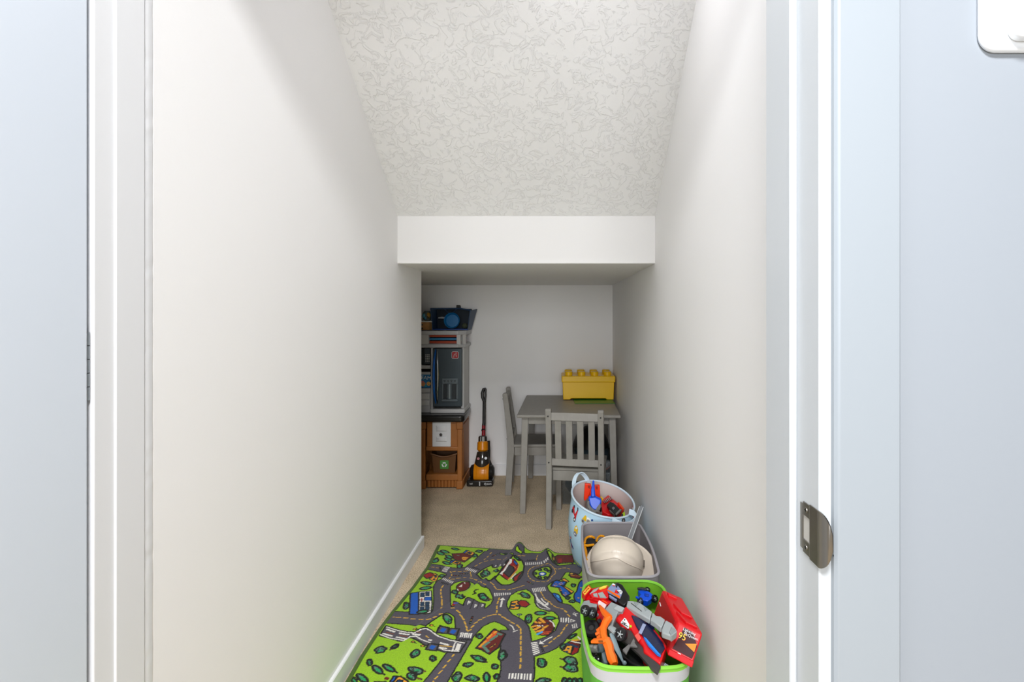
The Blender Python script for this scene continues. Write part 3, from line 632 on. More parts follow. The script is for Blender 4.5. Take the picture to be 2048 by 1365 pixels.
# ------------------------------------------------------------------ play table
def wood(name, hexc):
    m = mat(name, hexc, 0.45, spec=0.4, var=0.06, vscale=30, bump=0.08, bscale=60, bdist=0.0008)
    return m
M_GREY = wood('grey_wood_paint', '#8E8A83')
HT = .568
t = thing('play_table', 'grey painted wooden children\'s table pushed against the back wall', 'table', (.079, 3.465, 0), -1.2)
W2, D2 = .293, .37
MB().box(-W2, W2, -D2, D2, HT - .018, HT).build('table_top', M_GREY, t, bevel=.006, seg=3)
for sx in (-1, 1):
    for sy in (-1, 1):
        b = MB(); cx, cy = sx * (W2 - .045), sy * (D2 - .05); ex, ey = sx * .014, sy * .012
        q = .019
        b.hexa([(cx+ex-q*.85, cy+ey-q*.85, .001), (cx+ex+q*.85, cy+ey-q*.85, .001), (cx+ex+q*.85, cy+ey+q*.85, .001), (cx+ex-q*.85, cy+ey+q*.85, .001)],
               [(cx-q, cy-q, HT-.018), (cx+q, cy-q, HT-.018), (cx+q, cy+q, HT-.018), (cx-q, cy+q, HT-.018)])
        b.build('leg', M_GREY, t, bevel=.003)
for sy in (-1, 1): MB().box(-W2+.062, W2-.062, sy*(D2-.05)-.009, sy*(D2-.05)+.009, HT-.06, HT-.018).build('apron', M_GREY, t, bevel=.002)
for sx in (-1, 1): MB().box(sx*(W2-.045)-.009, sx*(W2-.045)+.009, -D2+.068, D2-.068, HT-.06, HT-.018).build('apron', M_GREY, t, bevel=.002)
# ------------------------------------------------------------------ chairs: local -y is the back, seat towards +y
M_SCREW = mat('screw_dark', '#2E2C2A', 0.4, 0.6)
def make_chair(label, loc, rz):
    c = thing('play_chair', label, 'chair', loc, rz, 'grey wooden children\'s chairs')
    # posts bend at seat height: foot slightly back, widest at the seat, raked back above
    for sx in (-1, 1):
        prof = [(-.010, .001), (-.002, .16), (.006, .28), (.004, .36), (-.010, .48), (-.030, .632), (-.028, .640)]
        b = MB(); x0, x1 = sx*.138 - .015, sx*.138 + .015
        rings = []
        for i, (y, z) in enumerate(prof):
            q = [.019, .020, .022, .021, .018, .015, .010][i]
            rings.append([(x0, y-q, z), (x1, y-q, z), (x1, y+q, z), (x0, y+q, z)])
        b.loft(rings); p = b.build('back_post', M_GREY, c, bevel=.002)
        for z, y in ((.602, -.044), (.352, -.0185)):
            MB().lathe([(.0005, 0), (.0042, 0), (.0042, .0014), (.002, .002), (.0005, .002)], 10, 0, rotmat(90, 0, 0, (sx*.138, y, z))).build('screw', M_SCREW, p)
    for sx in (-1, 1): MB().box(sx*.128-.015, sx*.128+.015, .262, .292, .001, .298).build('front_leg', M_GREY, c, bevel=.002)
    b = MB(); b.box(-.124, .124, -.010, .010, -.021, .021, 0, rotmat(-7, 0, 0, (0, -.024, .598))); b.build('top_rail', M_GREY, c, bevel=.002)
    b = MB(); b.box(-.124, .124, -.010, .010, -.0185, .0185, 0, rotmat(-6, 0, 0, (0, .002, .352))); b.build('bottom_rail', M_GREY, c, bevel=.002)
    for k in range(4):
        x = -.0885 + k * .059
        b = MB(); b.hexa([(x-.017, -.006, .366), (x+.017, -.006, .366), (x+.017, .004, .366), (x-.017, .004, .366)],
                         [(x-.017, -.029, .582), (x+.017, -.029, .582), (x+.017, -.019, .582), (x-.017, -.019, .582)])
        b.build('slat', M_GREY, c, bevel=.002)
    MB().box(-.148, .148, .022, .312, .300, .318).build('seat', M_GREY, c, bevel=.005, seg=3)
    for y in (.020, .270): MB().box(-.122, .122, y, y + .018, .248, .300).build('seat_apron', M_GREY, c, bevel=.002)
    for sx in (-1, 1): MB().box(sx*.132-.009, sx*.132+.009, .030, .264, .248, .300).build('seat_apron', M_GREY, c, bevel=.002)
    return c
make_chair('grey slatted wooden play chair facing the table, its back towards the green rug', (.101, 2.905, 0), -9)
make_chair('grey wooden play chair standing sideways to the table beside the toy vacuum', (-.292, 3.59, 0), -89)
# ------------------------------------------------------------------ yellow brick shaped storage box and green baseplate
M_YEL = mat('yellow_plastic', '#F4C205', 0.32, spec=0.5)
bx = thing('storage_brick', 'large yellow brick-shaped storage box with studded lid on the table', 'storage box', (.213, 3.72, HT + .0035))
b = MB(); x = .166
b.prism([(-x, 0), (-x+.045, 0), (-x+.052, .008), (x-.052, .008), (x-.045, 0), (x, 0), (x+.004, .118), (-x-.004, .118)], -.105, .105, 'y')
b.build('body', M_YEL, bx, bevel=.004)
MB().box(-.176, .176, -.115, .115, .115, .156).build('lid', M_YEL, bx, bevel=.006, seg=3)
for i in range(4):
    for jx in range(2):
        cx, cy = -.129 + i * .086, -.058 + jx * .116
        MB().lathe([(.001, .150), (.0255, .150), (.0255, .178), (.022, .182), (.001, .182)], 24, 0, Matrix.Translation((cx, cy, 0))).build('stud', M_YEL, bx)
gp = MB(); gp.box(-.128, .128, -.128, .128, 0, .003)
gpo = gp.build('baseplate', mat('green_plate', '#2E7D32', .4), None, bevel=.001)
gpo.location = (.243, 3.603, HT + .0002); gpo.rotation_euler = (0, 0, math.radians(2)); tag(gpo, 'flat green building baseplate lying under the yellow box', 'baseplate')

# ------------------------------------------------------------------ under the table
M_CLEAR = mat('clear_plastic', '#AEB8BC', .12, spec=.5, alpha=.14)
tb = thing('plastic_tote', 'clear plastic tote on the carpet under the table', 'storage box', (.19, 3.405, 0))
b = MB(); r0 = [(-.15, -.12, .002), (.15, -.12, .002), (.15, .12, .002), (-.15, .12, .002)]; r1 = [(-.165, -.135, .19), (.165, -.135, .19), (.165, .135, .19), (-.165, .135, .19)]
b.loft([r0, r1], cap1=False); b.build('tub', M_CLEAR, tb, bevel=.012, seg=3, solid=.002)
MB().tube([(-.168, -.138, .19), (.168, -.138, .19), (.168, .138, .19), (-.168, .138, .19)], .006, 8, True).build('rim', M_CLEAR, tb)
M_NAVY = mat('navy_fabric', '#1B2430', .9, bump=.3, bscale=400)
M_BLK = mat('black_plastic', '#17171A', .35); M_BLKM = mat('black_matte', '#202022', .8)
b = MB(); b.sph((.0, 0, .085), (.135, .100, .080), 20, 12)
tag(b.build('toy_bag', M_NAVY, None), 'dark navy cloth bundle inside the clear tote', 'toy bag').location = (.19, 3.405, .004)
hm = thing('toy_helmet', 'black rounded play helmet with dark visor behind the chair under the table', 'helmet', (.235, 3.708, .0))
b = MB(); rings = []
for i in range(11):
    a = i / 10 * math.pi / 2; rr = math.cos(a); z = .20 + .185 * math.sin(a) - .0
    rings.append([(.128 * max(rr, .02) * math.cos(k*math.pi/12), .15 * max(rr, .02) * math.sin(k*math.pi/12), z) for k in range(24)])
b.loft([[(.12*math.cos(k*math.pi/12), .14*math.sin(k*math.pi/12), .002) for k in range(24)], [(.13*math.cos(k*math.pi/12), .152*math.sin(k*math.pi/12), .10) for k in range(24)]] + rings)
b.build('shell', M_BLK, hm)
b = MB(); rings = []
for z, rr in ((.16, 1.03), (.21, 1.035), (.255, 1.02)):
    rings.append([(.131*rr*math.cos(math.pi*(1.15 + .7*k/14)), .153*rr*math.sin(math.pi*(1.15 + .7*k/14)), z) for k in range(15)])
b.loft(rings, False); b.build('visor', mat('smoke_visor', '#26343A', .12), hm, solid=.004)
MB().tube([(.131*math.cos(math.pi*(1.1+.8*k/14)), .155*math.sin(math.pi*(1.1+.8*k/14)), .12) for k in range(15)], .006, 8).build('orange_stripe', mat('orange_dark', '#B5531A', .5), hm)
# ------------------------------------------------------------------ toy kitchen along the back wall
M_BRN = mat('brown_plastic', '#A4662C', .5, var=.08, vscale=14, bump=.1, bscale=120)
M_SIL = mat('silver_plastic', '#B9B9BA', .4); M_SILW = mat('pale_grey_plastic', '#CBCAC8', .45)
M_CTR = mat('counter_black', '#1B1917', .25, spec=.6, var=.25, vscale=60)
M_FR = mat('fridge_grey', '#4A555B', .3, .3); M_FRD = mat('fridge_dark', '#20272B', .4)
M_WHT = mat('white_plastic', '#E6E6E6', .4); M_CHR = mat('chrome', '#9AA0A4', .22, 1.0); M_BLUE = mat('handle_blue', '#0E5FB4', .25, .3)
KX1, KX0, KY0, KY1 = -.610, -1.50, 3.565, 3.862
kt = thing('toy_kitchen', 'toy kitchen with brown plastic cabinet, black counter and dark grey fridge door', 'toy kitchen', (-1.05, 3.71, 0))
def kb(b, name, m, parent=kt, **k): return b.build(name, m, parent, world=True, **k)
kpx = lambda px: (px - CX) * KY0 / FPX        # across the cabinet front
kpz = lambda py: CAMZ - (py - CY) * KY0 / FPX
# base cabinet carcass: back, sides, shelf floor
ZC = kpz(843.5)
b = MB(); b.box(KX0, KX1 - .012, KY1 - .02, KY1, .002, ZC); b.box(KX0, KX0 + .02, KY0 + .02, KY1, .002, ZC)
kb(b, 'cabinet_back', M_BRN, bevel=.003)
sp = kb(MB().box(KX1 - .022, KX1 - .002, KY0 + .012, KY1, .002, ZC), 'side_panel', M_BRN, bevel=.004)
kb(MB().box(KX1 - .004, KX1 + .003, KY0 + .035, KY1 - .03, .075, ZC - .03), 'inset_panel', M_BRN, sp, bevel=.002)
kb(MB().box(KX1 - .006, KX1 + .008, KY0 + .03, KY1, .002, .055), 'plinth', M_BRN, sp, bevel=.003)
zs0, zs1 = kpz(972), kpz(960); zo0 = kpz(949); zo1 = kpz(901.5); zd0 = kpz(894)
xa, xb = kpx(853.5), kpx(915)
for k in range(3):          # repeats of the bay along the front; the first one faces the opening
    dx = -k * (xb - xa + .045)
    if xa + dx < KX0: break
    kb(MB().box(xa + dx, xb + dx, KY0 + .004, KY0 + .03, zo1, ZC), 'front_panel', M_BRN, bevel=.003)
    kb(MB().box(xa + dx - .004, xb + dx + .004, KY0 - .006, KY0 + .03, zo1 - .002, zd0 + .001), 'shelf_lip', M_BRN, bevel=.005, seg=3)
    kb(MB().box(xa + dx - .004, xb + dx + .004, KY0 - .006, KY1 - .03, zs1 - .004, zo0 + .0), 'shelf_floor', M_BRN, bevel=.005, seg=3)
    fb = MB(); fb.box(xa + dx, xb + dx, KY0 + .012, KY0 + .03, .010, zs1)
    sk = kb(fb, 'skirt', M_BRN)
    for i in range(9):
        x = xa + dx + .012 + i * (xb - xa - .024) / 8
        kb(MB().cyl((x, KY0 + .012, .012), (x, KY0 + .012, zs1 - .004), .0105, 10), 'flute', M_BRN, sk)
for x in (kpx(919.3), xa - .026, xa - .026 - (xb - xa + .045) - .0):
    if x < KX0: continue
    p = MB(); p.box(x - .016, x + .016, KY0 - .004, KY0 + .03, .05, ZC - .05); po = kb(p, 'pilaster', M_BRN, bevel=.006, seg=3)
    kb(MB().box(x - .021, x + .021, KY0 - .012, KY0 + .03, ZC - .05, ZC), 'capital', M_BRN, po, bevel=.006, seg=3)
    kb(MB().box(x - .021, x + .021, KY0 - .012, KY0 + .03, .002, .055), 'foot', M_BRN, po, bevel=.006, seg=3)
# white two-panel drawer door with a knob
dx0, dx1, dz0, dz1 = kpx(865), kpx(902), kpz(893.6), kpz(844.5)
dr = kb(MB().box(dx0, dx1, KY0 - .008, KY0 + .004, dz0, dz1), 'drawer_front', M_WHT, bevel=.003)
for z0, z1 in ((kpz(862.5), kpz(851.5)), (kpz(883), kpz(873))):
    mdx = (dx0 + dx1) / 2
    b = MB(); b.hexa([(mdx-.036, KY0-.008, z0-.002), (mdx+.036, KY0-.008, z0-.002), (mdx+.036, KY0-.008, z1+.002), (mdx-.036, KY0-.008, z1+.002)],
                     [(mdx-.027, KY0-.014, z0+.005), (mdx+.027, KY0-.014, z0+.005), (mdx+.027, KY0-.014, z1-.005), (mdx-.027, KY0-.014, z1-.005)])
    kb(b, 'raised_panel', M_WHT, dr, bevel=.001)
b = MB(); b.lathe([(.001, 0), (.006, 0), (.005, .008), (.009, .012), (.0095, .017), (.006, .021), (.001, .0215)], 16, 0, rotmat(90, 0, 0, ((dx0+dx1)/2 - .001, KY0 - .008, kpz(868.5))))
kb(b, 'knob', M_CHR, dr)
# countertop with rounded front
b = MB(); q = .022; pts = [(KX0 - .01, KY1), (KX0 - .01, KY0 - .035), (-.62, KY0 - .035)] + [(-.62 + .03 * math.sin(a), KY0 - .005 - .03 * math.cos(a)) for a in [i * math.pi / 12 for i in range(1, 7)]] + [(-.59, KY1 - .1), (-.60, KY1)]
b.prism(pts, ZC, ZC + .045); ct = kb(b, 'countertop', M_CTR, bevel=.012, seg=3)
# upper unit
YU = 3.62
uz = lambda py: CAMZ - (py - CY) * YU / FPX
ux = lambda px: (px - CX) * YU / FPX
ZU0 = ZC + .045
kb(MB().box(KX0, KX1, KY1 - .015, KY1, ZU0, .93), 'upper_back', M_SILW)
b = MB(); b.box(-.632, KX1, YU + .03, KY1, ZU0, .93); kb(b, 'upper_side', M_SILW, bevel=.006, seg=3)
b = MB(); b.box(ux(861.5), ux(866), YU, YU + .05, ZU0, .93); kb(b, 'upper_post', M_SIL, bevel=.003)
b = MB(); b.box(KX0, KX0 + .03, YU, KY1, ZU0, .93); kb(b, 'upper_side', M_SILW, bevel=.006)
b = MB(); b.box(ux(861), -.598, YU - .018, KY1, ZU0 - .001, ZU0 + .027); kb(b, 'upper_foot', M_SILW, bevel=.009, seg=3)
# crown: open plate rail with coloured plates behind the slots
zc0, zc1, zc2, zc3 = uz(695.5), uz(689), uz(670), uz(661.5)
XC = -.612; CH = .030
def crown(off, z0, z1, name, **k):
    b = MB(); b.prism([(KX0, KY1), (KX0, YU - .02 - off), (XC - CH, YU - .02 - off), (XC + .010 + off, YU + .022 - off), (XC + .010 + off, KY1)], z0, z1)
    return kb(b, name, M_SIL, bevel=.005, seg=3, **k)
crown(.006, zc0, zc1, 'crown_rail'); crown(.010, zc2, zc3, 'crown_rail'); crown(.002, zc3 - .006, zc3, 'crown_rail'); crown(0, zc1 - .01, zc1 + .004, 'crown_rail')
for px0, px1 in ((843, 858), (914, 922)):
    kb(MB().box(ux(px0), ux(px1), YU - .018, YU + .02, zc1 - .002, zc2 + .002), 'crown_post', M_SILW, bevel=.002)
kb(MB().box(ux(800), ux(812), YU - .018, YU + .02, zc1, zc2), 'crown_post', M_SILW, bevel=.002)
b = MB(); b.box(-.012, .012, -.01, .01, zc1 - .002, zc2 + .002, 0, rotmat(0, 0, 45, (XC + .004, YU + .012, 0))); kb(b, 'crown_post', M_SILW, bevel=.002)
for hexc, f0, f1 in (('#B8441A', .02, .26), ('#1C7FB0', .36, .60), ('#C24A1E', .68, .95)):
    z0 = zc1 + (zc2 - zc1) * (1 - f1); z1 = zc1 + (zc2 - zc1) * (1 - f0)
    kb(MB().box(KX0 + .05, XC - .012, YU + .03, KY1 - .03, z0, z1), 'stacked_tray', mat('tray_' + hexc[1:], hexc, .45), bevel=.002, label='coloured tray in the crown of the toy kitchen')
# fridge door
fx0, fx1, fz0, fz1 = ux(866.5), ux(924), uz(813.5), uz(697)
fd = kb(MB().box(fx0, fx1, YU - .012, YU + .03, fz0, fz1), 'fridge_door', M_FR, bevel=.006, seg=3, label='dark grey fridge door')
# emblem: red rounded square, white border and curling figure
ex0, ex1, ez0, ez1 = ux(904), ux(918), uz(717.5), uz(703)
def rrect(x0, x1, z0, z1, r, n=5):
    p = []
    for cx, cz, a0 in ((x1-r, z1-r, 0), (x0+r, z1-r, 90), (x0+r, z0+r, 180), (x1-r, z0+r, 270)):
        p += [(cx + r*math.cos(math.radians(a0 + 90*i/n)), cz + r*math.sin(math.radians(a0 + 90*i/n))) for i in range(n+1)]
    return p
b = MB(); b.prism(rrect(ex0, ex1, ez0, ez1, .010), YU - .0135, YU - .011, 'y')
em = kb(b, 'emblem', M_WHT, fd)
b = MB(); b.prism(rrect(ex0+.0022, ex1-.0022, ez0+.0022, ez1-.0022, .0085), YU - .0145, YU - .0125, 'y'); kb(b, 'emblem_field', mat('emblem_red', '#B3121C', .4), em)
ew = ex1 - ex0; eh = ez1 - ez0
b = MB()
for pth in ([(.2,.25),(.28,.36),(.38,.28),(.3,.18),(.22,.24)], [(.25,.45),(.4,.5),(.5,.35),(.62,.42),(.75,.25)], [(.45,.55),(.55,.7),(.68,.66),(.62,.5),(.7,.38)], [(.58,.75),(.66,.86),(.75,.8),(.68,.7)], [(.35,.6),(.45,.66),(.55,.56)]):
    b.tube([(ex0 + ew*u, YU - .0148, ez0 + eh*v) for u, v in pth], .0012, 5)
kb(b, 'emblem_figure', M_WHT, em)
# two long bowed handles
for nm, pxa, pxb, m, bow in (('handle', 870, 873.5, M_BLUE, -.012), ('handle', 875.5, 877.5, M_CHR, .012)):
    pa = []
    for i in range(15):
        tt_ = i / 14; s_ = math.sin(math.pi * tt_)
        pa.append((ux((pxa+pxb)/2) + bow * (s_ - .3) * .6, YU - .014 - .028 * min(1, s_ * 1.6), fz0 + .022 + (fz1 - fz0 - .028) * tt_))
    b = MB(); b.tube(pa, [.003 + .0055 * math.sin(math.pi * i / 14) ** .5 for i in range(15)], 10); kb(b, nm, m, fd)
# water dispenser with recess, buttons and nozzle
qx0, qx1, qz0, qz1 = ux(885), ux(917), uz(801), uz(756.5); ym = YU - .019
b = MB(); zi0, zi1 = uz(798), uz(767.5); ri = .004
b.box(qx0, qx1, ym, YU - .01, zi1, qz1); b.box(qx0, qx0 + .008, ym, YU - .01, zi0, zi1); b.box(qx1 - .012, qx1, ym, YU - .01, zi0, zi1); b.box(qx0, qx1, ym - .012, YU - .01, qz0 - .004, zi0)
wd = kb(b, 'dispenser', mat('dispenser_grey', '#6E787D', .3, .4), fd, bevel=.002)
kb(MB().box(qx0 + .006, qx1 - .01, YU - .0125, YU - .0118, zi0, zi1), 'recess', M_FRD, wd)
b = MB(); b.cyl(((qx0+qx1)/2 - .006, YU - .004, zi0 + .002), ((qx0+qx1)/2 - .006, YU - .004, zi1), .022, 20); kb(b, 'cup_guide', MATS['dispenser_grey'], wd)
for i in range(4):
    x = qx0 + .018 + i * .0225
    b = MB()
    for dxx, dzz in ((-.004, .002), (.003, .004), (.001, -.004)): b.box(x + dxx - .0022, x + dxx + .0022, ym - .0016, ym + .001, (zi1+qz1)/2 + dzz - .003, (zi1+qz1)/2 + dzz + .003)
    kb(b, 'button', M_FRD, wd)
# left column: microwave with keypad, shelf, picture card, drawers
mx1 = ux(860.5); mx0 = mx1 - .33
kb(MB().box(mx0, mx1, YU + .01, KY1 - .02, uz(730), uz(697)), 'microwave', M_FRD, bevel=.004)
kpd = kb(MB().box(ux(849), mx1 - .002, YU + .004, YU + .012, uz(729), uz(697)), 'keypad_panel', M_FR)
for r in range(5):
    for c in range(3):
        x = ux(850.5) + c * .0105; z = uz(709.5) - r * .0112
        kb(MB().box(x, x + .0072, YU + .0015, YU + .005, z - .006, z), 'key', M_SILW, kpd)
kb(MB().box(mx0, mx1 + .002, YU - .006, KY1 - .02, uz(738), uz(731)), 'shelf', M_SIL, bevel=.003)
kb(MB().box(mx0, mx1, YU + .10, KY1 - .02, uz(777), uz(738)), 'niche', M_BLKM)
kb(MB().box(mx0, mx1, YU + .004, YU + .012, uz(750), uz(744.5)), 'rail', M_SIL, bevel=.002)
pc = kb(MB().box(mx0 + .1, mx1 - .001, YU + .004, YU + .010, uz(776), uz(750)), 'picture_card', mat('card_blue', '#1173A8', .5))
text('lettering', 'EAM', .034, M_WHT, frame((ux(851.9), YU + .0034, uz(756.5)), (1, 0, -.08), (0, -1, 0)), pc)
for px, py, r, hexc in ((846, 769, .016, '#C98A5A'), (857, 768, .014, '#E0B060'), (857.5, 769.5, .006, '#8A3A10'), (845, 765, .010, '#C87A7A'), (851, 772, .009, '#2C9CB8')):
    kb(MB().lathe([(.0003, 0), (r, 0), (r, .0006), (.0003, .0008)], 16, 0, rotmat(90, 0, 0, (ux(px), YU + .0042, uz(py)))), 'printed_scoop', mat('print_' + hexc[1:], hexc, .6), pc)
kb(MB().box(mx0, mx1 + .002, YU - .004, KY1 - .02, uz(785.5), uz(777)), 'shelf', M_SIL, bevel=.003)
b = MB(); b.box(mx0, mx1, YU + .012, KY1 - .02, ZU0, uz(785)); dw = kb(b, 'drawer_block', M_SIL, bevel=.003)
for pa_, pb_ in ((799, 788), (812, 802)): kb(MB().box(mx0 + .1, mx1 - .006, YU + .004, YU + .014, uz(pa_), uz(pb_)), 'drawer_front', M_SILW, dw, bevel=.003)
# ------------------------------------------------------------------ recycling bin in the shelf
bn = thing('recycling_bin', 'brown toy bin with green recycling sticker on the kitchen shelf', 'toy bin', ((kpx(859)+kpx(914))/2, KY0 + .085, zo0 + .001))
M_BIN = mat('bin_brown', '#6B4522', .5)
zt = kpz(913) - zo0; rings = []
for z, hx in ((0, .070), (.01, .073), (zt * .55, .079), (zt * .9, .084)):
    rings.append([(hx if sx > 0 else -hx, sy * (.055 + .01 * z / zt), z) for sx, sy in ((-1, -1), (1, -1), (1, 1), (-1, 1))])
b = MB()
def binring(hx, hy, z, wave):
    p = []
    for i in range(12): u = -1 + 2 * i / 12; p.append((hx * u, -hy, z + wave * (-.012 * math.cos(u * math.pi * .5) ** 2 + .007 * abs(u) ** 3)))
    for i in range(4): p.append((hx, -hy + 2 * hy * i / 4, z + wave * .007))
    for i in range(12): u = 1 - 2 * i / 12; p.append((hx * u, hy, z + wave * (-.012 * math.cos(u * math.pi * .5) ** 2 + .007 * abs(u) ** 3)))
    for i in range(4): p.append((-hx, hy - 2 * hy * i / 4, z + wave * .007))
    return p
b.loft([binring(.069, .054, 0, 0), binring(.074, .058, zt * .5, .2), binring(.079, .062, zt, 1), binring(.075, .058, zt - .001, 1), binring(.070, .055, zt * .5, .2), binring(.066, .05, .006, 0)], cap0=True, cap1=True)
b.build('bin_body', M_BIN, bn, angle=50)
b = MB(); b.tube(binring(.082, .065, zt + .001, 1), .0055, 8, True); b.build('rim', M_BIN, bn)
yst = -.0585
b = MB(); b.prism(rrect(-.026, .030, .026, .082, .004), yst - .004, yst + .002, 'y'); st = b.build('sticker', mat('sticker_green', '#4C8F3C', .5), bn)
b = MB()
for k in range(3):
    a0 = math.radians(90 + 120 * k); cx, cz, R = .002, .054, .0165
    arc = [(cx + R*math.cos(a0 + math.radians(d_)), cz + R*math.sin(a0 + math.radians(d_))) for d_ in (-48, -30, -10, 10, 28)]
    inn = [(cx + R*.55*math.cos(a0 + math.radians(d_)), cz + R*.55*math.sin(a0 + math.radians(d_))) for d_ in (28, 10, -10, -30, -48)]
    b.prism(arc + inn, yst - .0055, yst - .003, 'y')
    tip = math.radians(52); p0 = (cx + R*1.2*math.cos(a0 + math.radians(28)), cz + R*1.2*math.sin(a0 + math.radians(28))); p1 = (cx + R*.35*math.cos(a0 + math.radians(28)), cz + R*.35*math.sin(a0 + math.radians(28))); p2 = (cx + R*.8*math.cos(a0 + tip), cz + R*.8*math.sin(a0 + tip))
    b.prism([p0, p1, p2], yst - .0055, yst - .003, 'y')
b.build('recycling_arrows', M_WHT, st)
# ------------------------------------------------------------------ things on top of the kitchen
ZT = zc3
YB_ = 3.66
hz_ = lambda py: CAMZ - (py - CY) * YB_ / FPX
hx_ = lambda px: (px - CX) * YB_ / FPX
M_BB = mat('blue_bin', '#1E3B5C', .5)  # crate floor takes a lit copy of this blue, back panel a shaded one
bb = thing('toy_crate', 'dark blue open-fronted crate of dishes on top of the toy kitchen', 'crate', (hx_(900), 3.75, ZT))
X0, X1, X0t, X1t = hx_(864), hx_(936), hx_(861), hx_(941.5); zt0, zt1 = ZT + .002, hz_(618)
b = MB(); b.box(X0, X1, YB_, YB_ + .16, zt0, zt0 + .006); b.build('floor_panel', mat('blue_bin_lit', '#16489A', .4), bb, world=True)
for xa_, xb_, s_ in ((X0, X0t, 1), (X1, X1t, -1)):
    b = MB(); b.hexa([(xa_, YB_, zt0), (xa_ + s_*.006, YB_, zt0), (xa_ + s_*.006, YB_ + .16, zt0), (xa_, YB_ + .16, zt0)], [(xb_, YB_ - .01, zt1 - (.012 if s_ < 0 else 0)), (xb_ + s_*.006, YB_ - .01, zt1 - (.012 if s_ < 0 else 0)), (xb_ + s_*.006 - s_*.02*(s_ < 0), YB_ + .17, zt1), (xb_ - s_*.02*(s_ < 0), YB_ + .17, zt1)]); b.build('side', M_BB, bb, bevel=.002, world=True)
b = MB(); b.hexa([(X0, YB_ + .155, zt0), (X1, YB_ + .155, zt0), (X1, YB_ + .162, zt0), (X0, YB_ + .162, zt0)], [(X0t, YB_ + .165, zt1), (X1t - .02, YB_ + .165, zt1), (X1t - .02, YB_ + .172, zt1), (X0t, YB_ + .172, zt1)]); b.build('back_panel', mat('blue_bin_shaded', '#16222E', .7), bb, world=True)
b = MB(); b.tube([(hx_(880) + (hx_(905) - hx_(880)) * i / 10, YB_ + .15, hz_(618.5) - .03 * math.sin(math.pi * i / 10)) for i in range(11)], .0035, 8); b.build('handle', M_BB, bb, world=True)
b = MB(); b.tube([(X0t, YB_ - .008, zt1), (hx_(920), YB_ + .01, zt1 + .002), (X1t, YB_ - .008, zt1 - .010)], .005, 8); b.build('rim', M_BB, bb, world=True)
pn = thing('toy_pan', 'round blue toy pan standing on edge in the crate', 'toy pan', (hx_(902), YB_ + .05, zt0 + .007))
b = MB(); b.lathe([(.001, 0), (.042, 0), (.050, .022), (.053, .024), (.053, .021), (.044, -.003), (.001, -.003)], 32, 0, rotmat(84, 0, 0, (0, .0, .0535))); b.build('pan_body', mat('pan_blue', '#0B6FA8', .35), pn)
b = MB(); b.tube([(-.045, .01, .07), (-.075, .02, .074), (-.10, .03, .072)], [.006, .007, .005], 8); b.build('handle', mat('pan_handle', '#B9BDC0', .4), pn)
b = MB(); b.sph((hx_(926), YB_ + .07, zt0 + .026), (.02, .018, .019), 10, 8)
tag(b.build('toy_broccoli', mat('toy_olive', '#49503A', .7, bump=.6, bscale=80, bdist=.01), None), 'knobbly olive toy vegetable in the crate beside the pan', 'toy food')
b = MB(); b.hexa([(hx_(902), YB_+.175, ZT), (hx_(921), YB_+.175, ZT), (hx_(921), YB_+.195, ZT), (hx_(902), YB_+.195, ZT)], [(hx_(903), YB_+.175, hz_(609.5)), (hx_(911), YB_+.175, hz_(610)), (hx_(911), YB_+.195, hz_(610)), (hx_(903), YB_+.195, hz_(609.5))])
tag(b.build('toy_board', mat('charcoal', '#3A3A36', .7), None, bevel=.004), 'dark grey board propped behind the blue crate', 'toy board')
wb = thing('wooden_box', 'small tan wooden box beside the blue crate on the toy kitchen', 'box', (hx_(850), YB_ + .05, ZT))
M_TAN = mat('tan_wood', '#B98548', .6, var=.15, vscale=50)
b = MB(); b.box(hx_(836), hx_(863.5), YB_, YB_ + .1, ZT + .001, hz_(645)); b.build('body', M_TAN, wb, bevel=.002, world=True)
b = MB(); b.box(hx_(859), hx_(864), YB_ - .003, YB_ + .1, ZT + .001, hz_(645) + .001); b.build('corner_post', mat('tan_wood_dark', '#8A6228', .6), wb, bevel=.002, world=True)
for py in (650, 657):
    b = MB(); b.lathe([(.0004, 0), (.005, 0), (.005, .002), (.0004, .002)], 10, 0, rotmat(90, 0, 0, (hx_(844.5), YB_ - .0002, hz_(py)))); b.build('peg_hole', M_BLKM, wb, world=True)
b = MB(); b.box(hx_(836), hx_(864.5), YB_ - .004, YB_ + .1, hz_(644.6), hz_(642.8)); tag(b.build('paper_sheet', M_WHT, None), 'white paper lying on the tan wooden box', 'paper')
pk = thing('toy_packet', 'blue and yellow toy packet on the white paper', 'packet', (hx_(851), YB_ + .05, hz_(642.6)))
b = MB(); rings = []
for i in range(7):
    u = i / 6; z = hz_(642.6) + (hz_(622) - hz_(642.6)) * u; k_ = math.sin(math.pi * (.12 + .76 * u)) ** .6
    rings.append([(hx_(851) + .034 * k_ * math.cos(a) , YB_ + .05 + .03 * k_ * math.sin(a), z) for a in [2*math.pi*j/14 for j in range(14)]])
b.loft(rings); b.build('packet_body', mat('packet_grey', '#5F6A63', .3), pk, world=True)
for px, py, hexc, r in ((846.5, 632, '#4E9DB5', .012), (849, 636, '#3A86A8', .010), (855, 631, '#C89418', .014), (854, 634.5, '#5B4A12', .009)):
    b = MB(); b.sph((hx_(px), YB_ + .026, hz_(py)), (r, .006, r * 1.3), 12, 8); b.build('printed_patch', mat('patch_' + hexc[1:], hexc, .4), pk, world=True)

